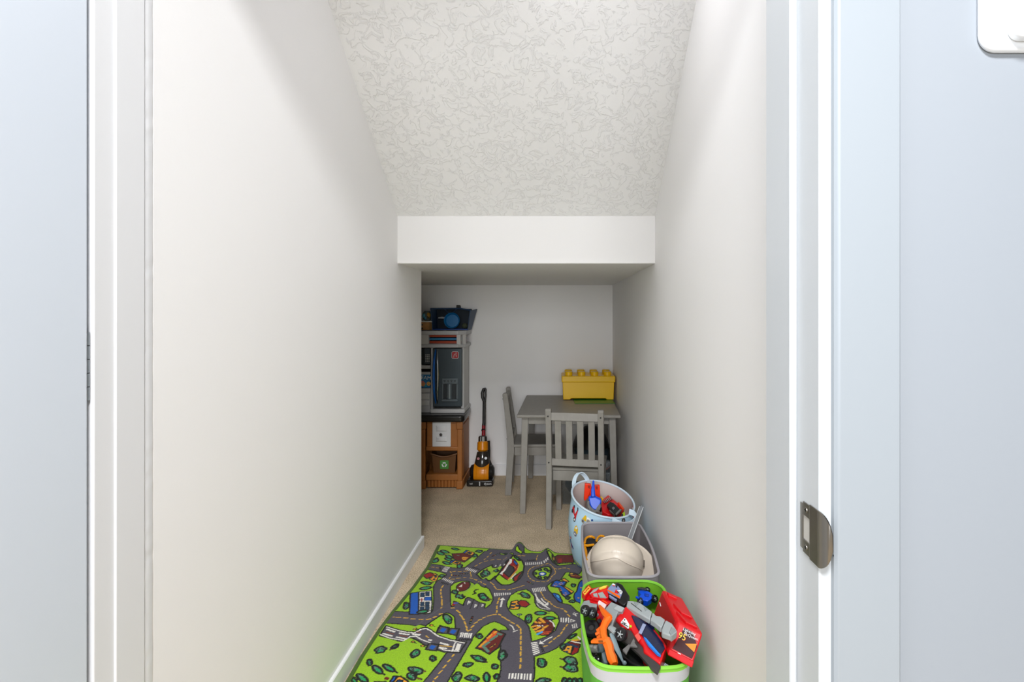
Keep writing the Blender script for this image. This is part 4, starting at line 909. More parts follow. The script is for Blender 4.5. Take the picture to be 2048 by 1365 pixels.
# ------------------------------------------------------------------ toy upright vacuum
vc = thing('toy_vacuum', 'toy upright vacuum cleaner with orange ball and black handle leaning by the wall', 'toy vacuum', (-.50, 3.63, 0))
M_VO = mat('vac_orange', '#E0880E', .28); M_VB = mat('vac_black', '#1E1C1B', .3); M_VD = mat('vac_smoke', '#35302B', .12, spec=.6); M_VR = mat('vac_red', '#8E1420', .35)
VY = 3.62
vp = lambda px, py, Y=VY: at(px, py, Y)
def vb(b, n, m, **k): return b.build(n, m, vc, world=True, **k)
a0 = vp(933.5, 960); a1 = vp(986, 973)
b = MB(); b.box(a0.x, a1.x, VY - .015, VY + .07, .002, .042); hd = vb(b, 'cleaner_head', M_VB, bevel=.009, seg=3)
text('lettering', 'dyson', .021, M_WHT, frame((vp(976, 0).x, VY - .016, .022), (1, 0, 0), (0, -1, 0)), hd)
text('lettering', 'ball', .014, M_WHT, frame((vp(943, 0).x, VY - .016, .022), (1, 0, 0), (0, -1, 0)), hd)
kb_ = MB(); kb_.box(vp(959, 0).x, vp(961, 0).x, VY - .0175, VY + .0, .008, .036); kb_.build('head_catch', M_SILW, hd, world=True)
# ball: orange band between black cheeks
bc = vp(964.5, 945, 3.70); R = .062
b = MB(); prof = []
for i in range(17):
    a = math.pi * i / 16; prof.append((max(.001, R * 1.12 * math.sin(a)), -R * math.cos(a) * 1.25))
b.lathe(prof, 28, 0, rotmat(0, 90, 0, bc)); vb(b, 'ball', M_VB)
b = MB(); b.lathe([(R*1.09, -.050), (R*1.15, -.044), (R*1.19, 0), (R*1.15, .044), (R*1.09, .050)], 32, 0, rotmat(0, 90, 0, bc), cap=False); ob = vb(b, 'ball_band', M_VO)
for dxx in (-.03, .0, .022):
    b = MB(); b.lathe([(R*1.175, -.002), (R*1.20, 0), (R*1.175, .002)], 32, 0, Matrix.Translation((dxx, 0, 0)) @ rotmat(0, 90, 0, bc), cap=False); b.build('band_rib', M_VO, ob, world=True)
for sx in (-1, 1):
    b = MB(); b.lathe([(.001, 0), (.026, 0), (.044, -.010), (.050, -.028), (.046, -.040), (.001, -.042)], 24, 0, rotmat(0, 90 * sx, 0, bc + Vector((sx*.082, 0, .004)))); vb(b, 'wheel', M_VB)
b = MB(); b.tube([bc + Vector((0, -.03, -.06)), (bc.x - .012, VY + .02, .03)], .018, 10); vb(b, 'neck', M_VB)
# cyclone body leaning back
axis = [vp(965, 935, 3.69), vp(965, 905, 3.71), vp(965, 884, 3.725), vp(966, 872, 3.735)]
def ringat(b, pts_r, n=24): 
    b.tube([p for p, _ in pts_r], [r for _, r in pts_r], n)
b = MB(); ringat(b, [(vp(964.5, 938, 3.69), .046), (vp(964.5, 928, 3.695), .052), (vp(965, 915, 3.70), .044), (vp(965, 904, 3.71), .036)]); vb(b, 'dust_bin', M_VD)
b = MB(); ringat(b, [(vp(965, 906, 3.71), .020), (vp(965, 902, 3.712), .030), (vp(965.2, 900, 3.713), .038), (vp(965.3, 897, 3.715), .037), (vp(965.5, 885, 3.722), .036), (vp(965.5, 884, 3.723), .031)]); vb(b, 'cyclone_ring', M_VO)
b = MB(); ringat(b, [(vp(965.5, 884, 3.723), .030), (vp(965.5, 874, 3.73), .029), (vp(965.5, 872, 3.731), .022)]); vb(b, 'cyclone_top', M_VD)
for dxx in (-3, 1.2, 3.4):
    b = MB(); b.tube([vp(964.5 + dxx, 884, 3.69), vp(964.5 + dxx, 874, 3.70)], .0028, 6); vb(b, 'cyclone_fin', M_SILW)
b = MB(); b.tube([vp(977.5, 882, 3.73), vp(978, 900, 3.72), vp(977.5, 920, 3.71), vp(984, 935, 3.71), vp(983, 948, 3.70)], .009, 10); vb(b, 'hose', M_VB)
for px, py in ((956.5, 918), (971.5, 917)):
    b = MB(); b.cyl(vp(px, py, 3.668), vp(px, py, 3.645), .009, 12); vb(b, 'release_button', M_VR if px < 960 else M_VD)
# wand: red joint then black tube and grip
b = MB(); b.cyl(vp(967, 872.5, 3.733), vp(967.5, 851, 3.765), .0125, 16); vb(b, 'wand_joint', M_VR)
b = MB(); b.cyl(vp(967, 862, 3.745), vp(967, 860, 3.75), .0145, 16); vb(b, 'wand_clip', M_VB)
b = MB(); b.tube([vp(967.5, 852, 3.763), vp(968, 846, 3.77), vp(968.5, 803, 3.82)], [.0125, .0115, .0115], 16); vb(b, 'wand', M_VB)
b = MB(); b.tube([vp(968, 804, 3.82), vp(965, 795, 3.822), vp(964.5, 787, 3.826), vp(967, 779, 3.83), vp(971.5, 777.5, 3.832)], [.009, .0105, .0105, .010, .007], 12); b.tube([vp(969.5, 804, 3.82), vp(971, 792, 3.826), vp(971, 778, 3.832)], [.008, .007, .007], 12); vb(b, 'grip', M_VB)
# ------------------------------------------------------------------ round light blue basket with vehicle prints
M_LB = mat('basket_blue', '#B4D3E8', .8, bump=.15, bscale=500, var=.04, vscale=12)
M_LBT = mat('basket_trim', '#CBDDEA', .8); M_LIN = mat('basket_lining', '#CFC4BE', .7)
BC = Vector((.218, 2.53, .0125))
bk = thing('toy_basket', 'round light blue fabric basket printed with small vehicles, beside the grey bin', 'basket', BC)
def bk_rim(th): return Vector((.216 + .143 * math.cos(th), 2.53 + .150 * math.sin(th), .2915 - .026 * math.cos(th) + .0315 * math.sin(th)))
def bk_pt(th, s_, off=0.0):
    """point on the basket wall, s from 0 at the base to 1 at the rim"""
    rim = bk_rim(th); r0 = [.135, .152, .163, .166, .160, .148][min(5, int(s_ * 5))]; r1 = [.135, .152, .163, .166, .160, .148][min(5, int(s_ * 5) + 1)]
    f = s_ * 5 - int(s_ * 5); r = r0 + (r1 - r0) * f if s_ < 1 else .148
    k = s_ ** 3
    r += .0035 * math.sin(3 * th + 4 * s_) * math.sin(math.pi * s_) + off
    p = Vector((.216 + r * math.cos(th), 2.53 + r * 1.02 * math.sin(th), .012 + (rim.z - .012) * s_))
    q = Vector((rim.x + off * math.cos(th), rim.y + off * math.sin(th), p.z))
    return p.lerp(q, k)
N = 56
b = MB(); rings = [[bk_pt(2*math.pi*k/N, i / 15) for k in range(N)] for i in range(16)]
b.loft(rings, True, True, False); b.build('basket_wall', M_LB, bk, world=True, angle=80)
b = MB(); rings = [[bk_pt(2*math.pi*k/N, i / 15, -.003) for k in range(N)] for i in range(3, 16)]
b.loft(rings, True, False, False); b.build('lining', M_LIN, bk, world=True, angle=80)
b = MB(); b.tube([bk_rim(2*math.pi*k/N) for k in range(N)], .0048, 8, True); b.build('rim_piping', M_LBT, bk, world=True)
def ribbon(path, wid, th=.0022, n=4):
    P_ = [Vector(p) for p in path]
    for _ in range(2):
        q = [P_[0]]
        for i in range(len(P_) - 1): q += [P_[i].lerp(P_[i+1], .25), P_[i].lerp(P_[i+1], .75)]
        P_ = q + [P_[-1]]
    b = MB(); rings = []; wd = Vector(wid)
    for i, p in enumerate(P_):
        t_ = (P_[min(i+1, len(P_)-1)] - P_[max(i-1, 0)]).normalized(); nn = t_.cross(wd).normalized() * th
        rings.append([p - wd - nn, p + wd - nn, p + wd + nn, p - wd + nn])
    b.loft(rings); return b
ribbon([at(1148, 974, 2.63), at(1148, 962, 2.635), at(1153, 950, 2.64), at(1160, 945, 2.65), at(1168, 950, 2.66), at(1174, 958, 2.66), at(1178, 968, 2.66)], (.009, -.004, .003)).build('handle', M_LBT, bk, world=True)
ribbon([at(1225, 1040, 2.374), at(1236, 1047, 2.352), at(1246, 1051, 2.348), at(1258, 1049, 2.352), at(1267, 1045, 2.37), at(1272, 1034, 2.40), at(1268, 1027, 2.41), at(1258, 1024, 2.412)], (.002, .004, .011)).build('handle', M_LBT, bk, world=True)
# prints: coloured shapes laid on the wall
def bk_find(px, py):
    best = None
    for i in range(70):
        th = math.pi * (.95 + .9 * i / 69)
        for j in range(50):
            s_ = j / 49; p = bk_pt(th, s_); u = CX + p.x / p.y * FPX; v = CY + (CAMZ - p.z) / p.y * FPX
            d_ = (u - px) ** 2 + (v - py) ** 2
            if best is None or d_ < best[0]: best = (d_, th, s_)
    return best[1], best[2]
PR = {k: mat('print_' + k, h, .8) for k, h in dict(red='#C8202A', yellow='#E3B81E', black='#2A2C33', navy='#173E86', white='#EFEFEA', green='#A8C02A', grey='#9A948E').items()}
def decal(px, py, shapes, name='vehicle_print', sc=1.0):
    th0, s0 = bk_find(px, py); b = MB(); ms = []
    for li, (c, pts) in enumerate(shapes):
        if PR[c] not in ms: ms.append(PR[c])
        vs = [bk_pt(th0 + u * sc / 165.0, s0 + v * sc / 285.0, .0009 + .00035 * li) for u, v in pts]
        b.add(vs, [list(range(len(vs)))], ms.index(PR[c]))
    b.build(name, ms, bk, world=True, smooth=False)
circ = lambda x, y, r, n=10: [(x + r*math.cos(2*math.pi*k/n), y + r*math.sin(2*math.pi*k/n)) for k in range(n)]
scooter = [('black', [(-16, 14), (-6, 16), (-4, 8), (-14, 6)]), ('red', [(-20, 8), (-8, 9), (2, -8), (14, 12), (18, 12), (14, -6), (4, -16), (-14, -8), (-22, -2)]), ('black', [(12, 20), (18, 20), (19, 10), (13, 10)]), ('red', [(2, -8), (14, -8), (12, -24), (4, -26)]), ('black', circ(6, -24, 7)), ('white', circ(6, -24, 3.5)), ('black', circ(-16, -6, 6))]
mixer = [('yellow', [(-26, -6), (-14, 12), (-8, 12), (-6, -8)]), ('yellow', [(10, -12), (26, -12), (26, 0), (12, 0)]), ('white', [(-8, -8), (-4, 10), (10, 8), (12, -8)]), ('grey', circ(2, -4, 8)), ('grey', circ(-20, -10, 7)), ('black', circ(-20, -10, 3)), ('grey', circ(14, -12, 6)), ('navy', [(12, 8), (20, 12), (20, 6), (14, 4)])]
tractor = [('green', [(-8, 18), (4, 22), (6, 2), (-2, -8), (-10, -4)]), ('black', circ(-4, -12, 9)), ('grey', circ(-4, -12, 4)), ('black', circ(-10, 10, 5))]
car = [('yellow', [(-10, -2), (-6, 12), (2, 18), (10, 8), (10, -8), (-4, -8)]), ('white', [(-4, 8), (2, 14), (6, 8), (0, 4)]), ('grey', circ(-2, -12, 9)), ('navy', circ(-2, -12, 6)), ('white', circ(-2, -12, 4))]
plane = [('navy', [(-14, 18), (-8, 16), (0, -4), (14, -14), (12, -20), (-4, -14), (-12, 2)]), ('red', [(-8, -2), (-2, -6), (0, -24), (-6, -22)]), ('red', [(-2, 14), (8, 14), (6, 22), (0, 22)]), ('white', [(-6, 10), (0, 12), (0, 20), (-6, 18)])]
rocket = [('navy', [(-22, 14), (20, 4), (26, -8), (4, -6)]), ('green', [(-20, 16), (10, 14), (22, 6), (0, 8)]), ('green', [(-14, 2), (4, -4), (24, -20), (14, -20), (-6, -6)]), ('navy', [(-16, 0), (4, -10), (18, -26), (12, -28), (-4, -14)]), ('yellow', circ(22, -34, 6))]
star = [('navy', [(-8, 4), (-2, 4), (0, 11), (2, 4), (8, 4), (3, -1), (5, -8), (0, -4), (-5, -8), (-3, -1)])]
for px, py, sh in ((1151, 1024, scooter), (1176, 1042, mixer), (1137.5, 1046, tractor), (1152, 1062, car), (1143.5, 1086, plane), (1156, 1132, rocket), (1139, 1003, star), (1136.5, 1120, car), (1248, 1034, tractor), (1262, 1018, plane)): decal(px, py, sh, sc=1.3)
# ---- contents of the round basket
def g(px, py, z): return fl(px, py, z)
def cr(c, x, y): x0, y0, s_ = c; return x0 + x / s_, y0 + y / s_
def slab(b, c, pts, zs, t, mi=0, back=.25):
    """polygon traced on a toy's upper face, given real height, and a real thickness below it"""
    n = len(pts); zz = zs if isinstance(zs, (list, tuple)) else [zs] * n
    top = [g(*cr(c, x, y), z) for (x, y), z in zip(pts, zz)]
    bot = [p + Vector((0, back * t, -t)) for p in top]
    return b.add(top + bot, [list(range(n)), list(range(n, 2*n))[::-1]] + [[i, n + i, n + (i+1) % n, (i+1) % n] for i in range(n)], mi)
def plane_z(c, pts, Z3):
    """heights of the points on the plane through three given (x, y, z)"""
    A = np.array([[x, y, 1] for x, y, _ in Z3], float); k = np.linalg.solve(A, np.array([z for _, _, z in Z3], float)); return [float(k[0]*x + k[1]*y + k[2]) for x, y in pts]
BK = (1130, 950, 12.047)
M_PB = mat('brush_blue', '#0F4FD0', .35); M_PO = mat('pan_red_orange', '#F0360F', .35); M_BR = mat('bristle_grey', '#7E7C78', .9)
pb = thing('plastic_bag', 'pale crumpled plastic bag under the toys in the light blue basket', 'bag', (.216, 2.53, .03))
b = MB(); rings = []
for i in range(13):
    s_ = i / 12; rings.append([Vector((.216, 2.53, .03)) + Vector(((.128 - .1 * max(0, s_ - .6) * 2) * (1 + .05 * mnoise.noise((k * .7, i * .8, 2))) * math.cos(2*math.pi*k/28), (.128 - .1 * max(0, s_ - .6) * 2) * (1 + .05 * mnoise.noise((k * .7, i * .8, 7))) * math.sin(2*math.pi*k/28), .130 * min(1, s_ * 1.35) + .012 * mnoise.noise((k * .9, i * .9, 4)))) for k in range(28)])
b.loft(rings); b.build('bag_body', mat('bag_film', '#CDBFB8', .25, bump=.5, bscale=25, bdist=.02), pb, world=True, angle=60)
b = MB(); b.tube([Vector((.216, 2.53, .185)), Vector((.225, 2.545, .205)), Vector((.218, 2.55, .225))], [.02, .012, .018], 10); b.build('bag_knot', MATS['bag_film'], pb, world=True)
dp = thing('toy_dustpan', 'red-orange toy dustpan standing behind the blue brush in the round basket', 'dustpan', at(1185, 1000, 2.56))
YD = 2.575
def flat(b, c, pts, Y, t, mi=0, tilt=0.0):
    v0 = [at(*cr(c, x, y), Y + tilt * (y - pts[0][1])) for x, y in pts]; n = len(v0); v1 = [p + Vector((0, t, 0)) for p in v0]
    return b.add(v0 + v1, [list(range(n))[::-1], list(range(n, 2*n))] + [[i, (i+1) % n, n + (i+1) % n, n + i] for i in range(n)], mi)
b = MB(); flat(b, BK, [(480,225),(620,235),(640,300),(560,560),(480,640),(455,600)], YD, .02); flat(b, BK, [(715,270),(840,265),(850,580),(730,530),(690,400)], YD, .02); flat(b, BK, [(610,300),(730,300),(730,535),(560,560)], YD + .008, .01)
b.build('pan', M_PO, dp, world=True, bevel=.002)
b = MB(); flat(b, BK, [(550,260),(605,262),(600,340),(555,325)], YD - .001, .003); flat(b, BK, [(735,280),(790,278),(785,360),(745,350)], YD - .001, .003); b.build('grip_slot', mat('pan_red_dark', '#9A1C0A', .5), dp, world=True)
br = thing('toy_brush', 'blue toy hand brush with grey bristles sticking up out of the round basket', 'brush', at(1187, 1015, 2.47))
b = MB(); b.tube([at(1187, 962, 2.555), at(1186.5, 972, 2.54), at(1186, 980, 2.53), at(1186.5, 994, 2.515)], [.004, .0062, .0085, .0105], 12, flat=.6, up=(0, 1, .3)); b.build('handle', M_PB, br, world=True)
hp = [(565,545),(640,530),(730,520),(800,565),(885,600),(870,690),(840,770),(800,835),(725,868),(650,825),(600,740),(575,640)]
b = MB(); flat(b, BK, hp, 2.52, .022, tilt=-.00009); b.build('head', M_PB, br, world=True, bevel=.006, seg=3)
b = MB()
for i in range(34):
    u = 565 + i * 8.2; v = 770 + 110 * math.sin(math.pi * i / 33) ** .8
    p0 = at(*cr(BK, u, v - 60), 2.50); p1 = at(*cr(BK, u + (u - 700) * .06, v + 38 + 10 * (i % 3)), 2.488 + .008 * (i % 2)); b.tube([p0, p1], [.0032, .0022], 5)
for i in range(12):
    u = 545 - i * 1.5; v = 650 + i * 12
    b.tube([at(*cr(BK, u + 40, v), 2.51), at(*cr(BK, u - 10, v + 20), 2.505)], .003, 5)
bo = b.build('bristles', M_BR, br, world=True); bo['kind'] = 'stuff'
tr = thing('toy_truck', 'red and black toy truck with chrome grille lying in the round basket', 'toy truck', at(1227, 1018, 2.44))
TZ = [(1040, 490, .262), (880, 700, .256), (1400, 840, .232)]
M_RED = mat('toy_red', '#D2141A', .3); M_CHRT = mat('toy_chrome', '#B9BABC', .15, 1.0)
pts = [(1040,485),(905,590),(875,700),(900,880),(1040,955),(1225,975),(1420,860),(1400,790)]
b = MB(); slab(b, BK, pts, plane_z(BK, pts, TZ), .06); b.build('body', M_RED, tr, world=True, bevel=.003)
pts = [(1080,640),(1010,720),(1060,800),(1220,975),(1350,850),(1190,690)]; b = MB(); slab(b, BK, pts, [z + .014 for z in plane_z(BK, pts, TZ)], .016); b.build('cab_roof', M_BLK, tr, world=True, bevel=.003)
pts = [(1165,770),(1130,805),(1165,845),(1205,805)]; b = MB(); slab(b, BK, pts, [z + .016 for z in plane_z(BK, pts, TZ)], .004); b.build('roof_hatch', mat('mid_grey', '#77797B', .5), tr, world=True)
for k in range(6):
    x0, y0 = 915 + k * 34, 660 - k * 20
    pts = [(x0, y0 - 35), (x0 + 16, y0 - 42), (x0 + 60, y0 + 20), (x0 + 42, y0 + 30)]; b = MB(); slab(b, BK, pts, [z + .006 for z in plane_z(BK, pts, TZ)], .006); b.build('grille_bar', M_CHRT, tr, world=True)
pts = [(1225,975),(1245,965),(1370,850),(1350,830),(1320,830),(1215,940)]; b = MB(); slab(b, BK, pts, [z + .018 for z in plane_z(BK, pts, TZ)], .006); b.build('bumper', M_CHRT, tr, world=True)
pts = [(1060,860),(1085,850),(1215,965),(1205,980)]; b = MB(); slab(b, BK, pts, [z + .012 for z in plane_z(BK, pts, TZ)], .008); b.build('side_rail', M_CHRT, tr, world=True)
pts = [(1270,670),(1300,660),(1430,820),(1400,850)]; b = MB(); slab(b, BK, pts, [z + .008 for z in plane_z(BK, pts, TZ)], .01); b.build('stripe', mat('toy_orange_red', '#F04A12', .35), tr, world=True)
for x, y in ((1100, 960), (900, 860)):
    p = g(*cr(BK, x, y), .225); b = MB(); b.cyl(p + Vector((-.006, -.004, 0)), p + Vector((.006, .004, 0)), .014, 16); b.build('wheel', M_BLK, tr, world=True)
b = MB(); pts = [(850,540),(880,508),(900,540),(925,570),(895,575),(870,560)]; slab(b, BK, pts, .268, .012); tag(b.build('toy_star', M_YEL, None, bevel=.001), 'small yellow plastic piece between the brush and red truck', 'toy piece')

# ------------------------------------------------------------------ soft bins
def rring(x0, x1, y0, y1, r, z, bulge=(0, 0, 0, 0), n=6, m=8, zf=None):
    """rounded rectangle, bulge = left, right, front, back"""
    p = []
    def seg(a, b_, nrm, bl):
        for i in range(m):
            t_ = i / m; k_ = math.sin(math.pi * t_) * bl
            p.append(Vector((a[0] + (b_[0]-a[0])*t_ + nrm[0]*k_, a[1] + (b_[1]-a[1])*t_ + nrm[1]*k_, z)))
    def arc(cx, cy, a0):
        for i in range(n): a = math.radians(a0 + 90 * i / n); p.append(Vector((cx + r*math.cos(a), cy + r*math.sin(a), z)))
    seg((x0+r, y0), (x1-r, y0), (0, -1), bulge[2]); arc(x1-r, y0+r, -90)
    seg((x1, y0+r), (x1, y1-r), (1, 0), bulge[1]); arc(x1-r, y1-r, 0)
    seg((x1-r, y1), (x0+r, y1), (0, 1), bulge[3]); arc(x0+r, y1-r, 90)
    seg((x0, y1-r), (x0, y0+r), (-1, 0), bulge[0]); arc(x0+r, y0+r, 180)
    if zf: 
        for q in p: q.z += zf(q)
    return p
def soft_bin(root, top, bot, r, bands, m_in, m_rim, zf=None, bulge=(0, 0, 0, 0), rimr=.005, H=.25, z0=.012):
    """bands: list of (s0, s1, material, name) of the outer wall"""
    def R(s_, ins=0.0):
        k = s_; a = [bot[i] + (top[i] - bot[i]) * k for i in range(4)]
        a = (a[0] + ins, a[1] - ins, a[2] + ins, a[3] - ins)
        bl = [q * (.35 + .65 * math.sin(math.pi * min(1, .25 + s_ * .6))) for q in bulge]
        return rring(*a, r, z0 + (H - z0) * s_, bl, zf=(lambda q: zf(q) * s_) if zf else None)
    for s0, s1, m_, nm in bands:
        n_ = max(2, int((s1 - s0) * 14)); b = MB(); b.loft([R(s0 + (s1 - s0) * i / n_) for i in range(n_ + 1)], True, s0 == 0, False); b.build(nm, m_, root, world=True, angle=80)
    b = MB(); b.loft([R(i / 12, .004) for i in range(12, 0, -1)], True, False, True); b.build('lining', m_in, root, world=True, angle=80)
    b = MB(); b.tube(R(1.0, .002), rimr, 8, True); b.build('rim_piping', m_rim, root, world=True)
M_GB = mat('grey_fabric', '#8F8A8C', .85, bump=.2, bscale=600); M_GBO = mat('grey_bin_outer', '#C7C5C4', .8, bump=.15, bscale=500); M_GBR = mat('grey_piping', '#A5A1A6', .8)
gb = thing('storage_bin', 'grey fabric storage bin holding the white hard hat', 'storage bin', (.23, 2.09, .01))
soft_bin(gb, (.108, .358, 1.862, 2.345), (.118, .352, 1.875, 2.325), .045, [(0, .86, M_GBO, 'outer_wall'), (.86, 1.0, M_GB, 'top_band')], M_GB, M_GBR, bulge=(.012, .014, .004, 0))
# hard hat
M_HAT = mat('hat_cream', '#D2C6B6', .35, spec=.5, var=.03, vscale=20)
hat = thing('hard_hat', 'cream white hard hat with front peak lying in the grey bin', 'hard hat', (.228, 2.062, .200))
hat.matrix_basis = Matrix.Translation((.228, 2.062, .200)) @ Euler((math.radians(31), math.radians(2), math.radians(-9)), 'XYZ').to_matrix().to_4x4()
HX, HY, HZ = .099, .096, .116
def hat_r(th, ph):
    x, y, z = HX * math.cos(ph) ** .85 * math.cos(th), HY * math.cos(ph) ** .85 * math.sin(th), HZ * math.sin(ph) ** .95
    k = 1.0; u = y / HY; f = min(1, max(0, (ph - .16) * 5))
    if abs(u) < .34: k += .045 * f * min(1, (.34 - abs(u)) / .05)
    if .52 < abs(u) < .86: k -= .055 * math.sin(math.pi * (abs(u) - .52) / .34) * f
    return Vector((x * k, y * k, z * (1 + (k - 1) * .9)))
NH = 96
rings = [[hat_r(2*math.pi*k/NH, (math.pi / 2 - .02) * i / 25) for k in range(NH)] for i in range(26)]
def brim(th, w_, dz):
    c = max(0, math.cos(th)); fx = w_ * (.018 + .030 * c ** 1.3)
    return Vector((HX * math.cos(th) + fx * math.cos(th), HY * math.sin(th) + fx * math.sin(th), dz - .010 * w_ * c))
br_ = [[brim(2*math.pi*k/NH, q, dz) for k in range(NH)] for q, dz in ((.96, -.007), (1.0, -.005), (1.0, -.001), (.94, .001), (.80, -.002), (.3, -.001))]
b = MB(); b.loft([[Vector((p.x * .93, p.y * .93, -.010)) for p in rings[0]]] + br_ + rings, True, True, True); b.build('shell', M_HAT, hat, angle=30)
for sy in (-1, 1):
    b = MB(); b.tube([hat_r(math.radians(sy * (168 - 150 * t_)), .20 + .95 * math.sin(math.pi * t_) ** .8) * 1.004 for t_ in [i / 24 for i in range(25)]], .0020, 6); b.build('crown_ridge', M_HAT, hat)
b = MB(); b.box(-.0016, .0016, -.013, .013, -.0022, .0022, 0, rotmat(0, -14, 0, (HX * 1.012, .004, .020))); b.build('slot', mat('slot_dark', '#5A5248', .8), hat)
b = MB(); b.tube([Vector((.03, -HY - .010, .000)), Vector((.04, -HY - .019, .006)), Vector((.052, -HY - .012, .000))], .004, 8); b.build('ratchet_clip', M_HAT, hat)
# black and orange toy beside the hat
GBK = (1110, 930, 5.461)
M_ORG = mat('toy_orange_trim', '#EFA012', .4)
tg = thing('toy_goggles', 'black toy goggles with yellow-orange edging beside the hard hat', 'goggles', (.135, 2.10, .15))
for i, (pts, z) in enumerate((([(330,840),(350,800),(430,800),(460,830),(540,780),(470,870),(340,880)], .212), ([(345,910),(400,880),(430,900),(400,960),(345,1000)], .20), ([(340,1010),(375,990),(380,1080),(340,1100)], .17))):
    b = MB(); slab(b, GBK, pts, z, .03); b.build('goggle_body', M_BLKM, tg, world=True, bevel=.004)
def gpath(pts, z, r, name, m, root):
    b = MB(); P_ = [g(*cr(GBK, x, y), z) for x, y in pts]
    P_ = [P_[0]] + [q for i in range(len(P_) - 1) for q in (P_[i].lerp(P_[i+1], .3), P_[i].lerp(P_[i+1], .7))] + [P_[-1]]
    b.tube(P_, r, 8); return b.build(name, m, root, world=True)
gpath([(325,850),(335,800),(390,780),(430,800)], .220, .0048, 'edging', M_ORG, tg)
gpath([(455,830),(470,790),(510,775),(540,790)], .220, .0048, 'edging', M_ORG, tg)
gpath([(300,855),(325,890),(425,875)], .214, .0050, 'edging', M_ORG, tg)
gpath([(310,865),(325,960),(345,1040)], .208, .0048, 'edging', M_ORG, tg)
gpath([(330,905),(345,960),(345,1035)], .208, .0042, 'edging', M_ORG, tg)
b = MB(); b.tube([g(*cr(GBK, 340, 1135), .20), g(*cr(GBK, 375, 1122), .20)], .0014, 6); b.build('cord', M_WHT, tg, world=True)
# clear plastic strip leaning in the corner of the bin
ps = thing('plastic_strip', 'clear grey plastic strip leaning against the wall in the grey bin', 'plastic strip', (.33, 2.24, .10))
M_STR = mat('strip_plastic', '#8E9296', .15, spec=.6, alpha=.65)
p0 = at(1262, 1072, 2.20); p1 = at(1283.5, 1012, 2.315); dirv = (p1 - p0).normalized()
b = MB(); wv = Vector((.0075, -.004, 0)); nn = dirv.cross(wv).normalized() * .0012; rings = []
for i in range(13):
    t_ = i / 12; k_ = 1 if t_ < .93 else math.sqrt(max(.02, 1 - ((t_ - .93) / .07) ** 2)); p = (p0 - dirv * .06).lerp(p1, t_)
    rings.append([p - wv*k_ - nn, p + wv*k_ - nn, p + wv*k_ + nn, p - wv*k_ + nn])
b.loft(rings); b.build('blade', M_STR, ps, world=True)
for sx in (-1, 1):
    b = MB(); b.tube([p0 - dirv * .06 + wv * sx, p1 - dirv * .006 + wv * sx * .95], .0016, 6); b.build('edge_rib', mat('strip_edge', '#C9CCCE', .2), ps, world=True)

# ------------------------------------------------------------------ green bin
M_GRN = mat('bin_green', '#6FAE1C', .8, bump=.2, bscale=600); M_GRB = mat('bin_green_bright', '#83CB3C', .7); M_GRL = mat('bin_green_low', '#5BA83A', .75, bump=.15, bscale=500); M_GW = mat('bin_white', '#BDBEC3', .75, bump=.15, bscale=500)
gn = thing('storage_bin', 'bright green and white fabric bin heaped with toy vehicles', 'storage bin', (.21, 1.61, .01))
soft_bin(gn, (.086, .352, 1.388, 1.838), (.100, .340, 1.40, 1.82), .06, [(0, .83, M_GRL, 'lower_band'), (.83, .955, M_GW, 'white_band'), (.955, 1.0, M_GRB, 'top_band')], M_GRN, M_GRB, bulge=(.018, .006, .006, 0))
K = (1130, 1140, 6.067)
M_GYT = mat('toy_grey', '#8F9798', .45); M_GYL = mat('toy_grey_light', '#A3AAAB', .45); M_OR = mat('toy_orange', '#F06A0C', .35); M_WND = mat('toy_window', '#9DA2A0', .3); M_NV = mat('toy_navy', '#141A3C', .15, spec=.6); M_LBL = mat('toy_light_blue', '#1E7FD8', .25)
M_TYE = mat('toy_yellow', '#E8D24A', .45); M_DGY = mat('toy_dark_grey', '#3B3836', .5); M_STB = mat('sticker_blue_grey', '#7E8CB2', .5); M_PNK = mat('toy_pink_red', '#E0564C', .4)
def part(root, name, m, pts, zs, t, bev=.0015, z3=None, lift=0.0):
    if z3: zs = [z + lift for z in plane_z(K, pts, z3)]
    b = MB(); slab(b, K, pts, zs, t); return b.build(name, m, root, world=True, bevel=bev)
def wheel(root, x, y, z, r, w_, ax, hub=M_GYT, name='wheel'):
    p = g(*cr(K, x, y), z); ax = Vector(ax).normalized()
    M = frame(p, (0, 0, 1) if abs(ax.z) < .9 else (1, 0, 0), ax)
    b = MB(); b.lathe([(.001, -w_), (r * .9, -w_), (r, -w_ * .6), (r, w_ * .6), (r * .9, w_), (r * .62, w_), (r * .58, w_ * .55), (.001, w_ * .5)], 24, 0, M); o = b.build(name, M_BLK, root, world=True)
    b = MB(); b.lathe([(.001, w_ * .5), (r * .2, w_ * .5), (r * .18, w_ * .9), (.001, w_ * .95)], 12, 0, M)
    for k in range(5):
        a = 2 * math.pi * k / 5; b.add([M @ Vector((r*.15*math.cos(a + .4), r*.15*math.sin(a + .4), w_*.7)), M @ Vector((r*.15*math.cos(a - .4), r*.15*math.sin(a - .4), w_*.7)), M @ Vector((r*.56*math.cos(a - .15), r*.56*math.sin(a - .15), w_*.62)), M @ Vector((r*.56*math.cos(a + .15), r*.56*math.sin(a + .15), w_*.62))], [(0, 1, 2, 3)])
    b.build('hub', hub, o, world=True); return o
# black filler added so the gaps between the toys stay dark
ut = thing('dark_filler', 'added black plastic chassis at the bottom of the green bin', 'toy truck', (.21, 1.60, .03))
b = MB(); b.box(.115, .32, 1.43, 1.79, .035, .135); b.build('filler', M_BLK, ut, world=True, bevel=.012)
b = MB(); b.box(.135, .30, 1.45, 1.68, .136, .158); b.build('filler_top', M_BLKM, ut, world=True, bevel=.012)
for sy in (1.48, 1.72):
    b = MB(); b.cyl((.105, sy, .06), (.118, sy, .06), .03, 20); b.build('wheel', M_BLK, ut, world=True)
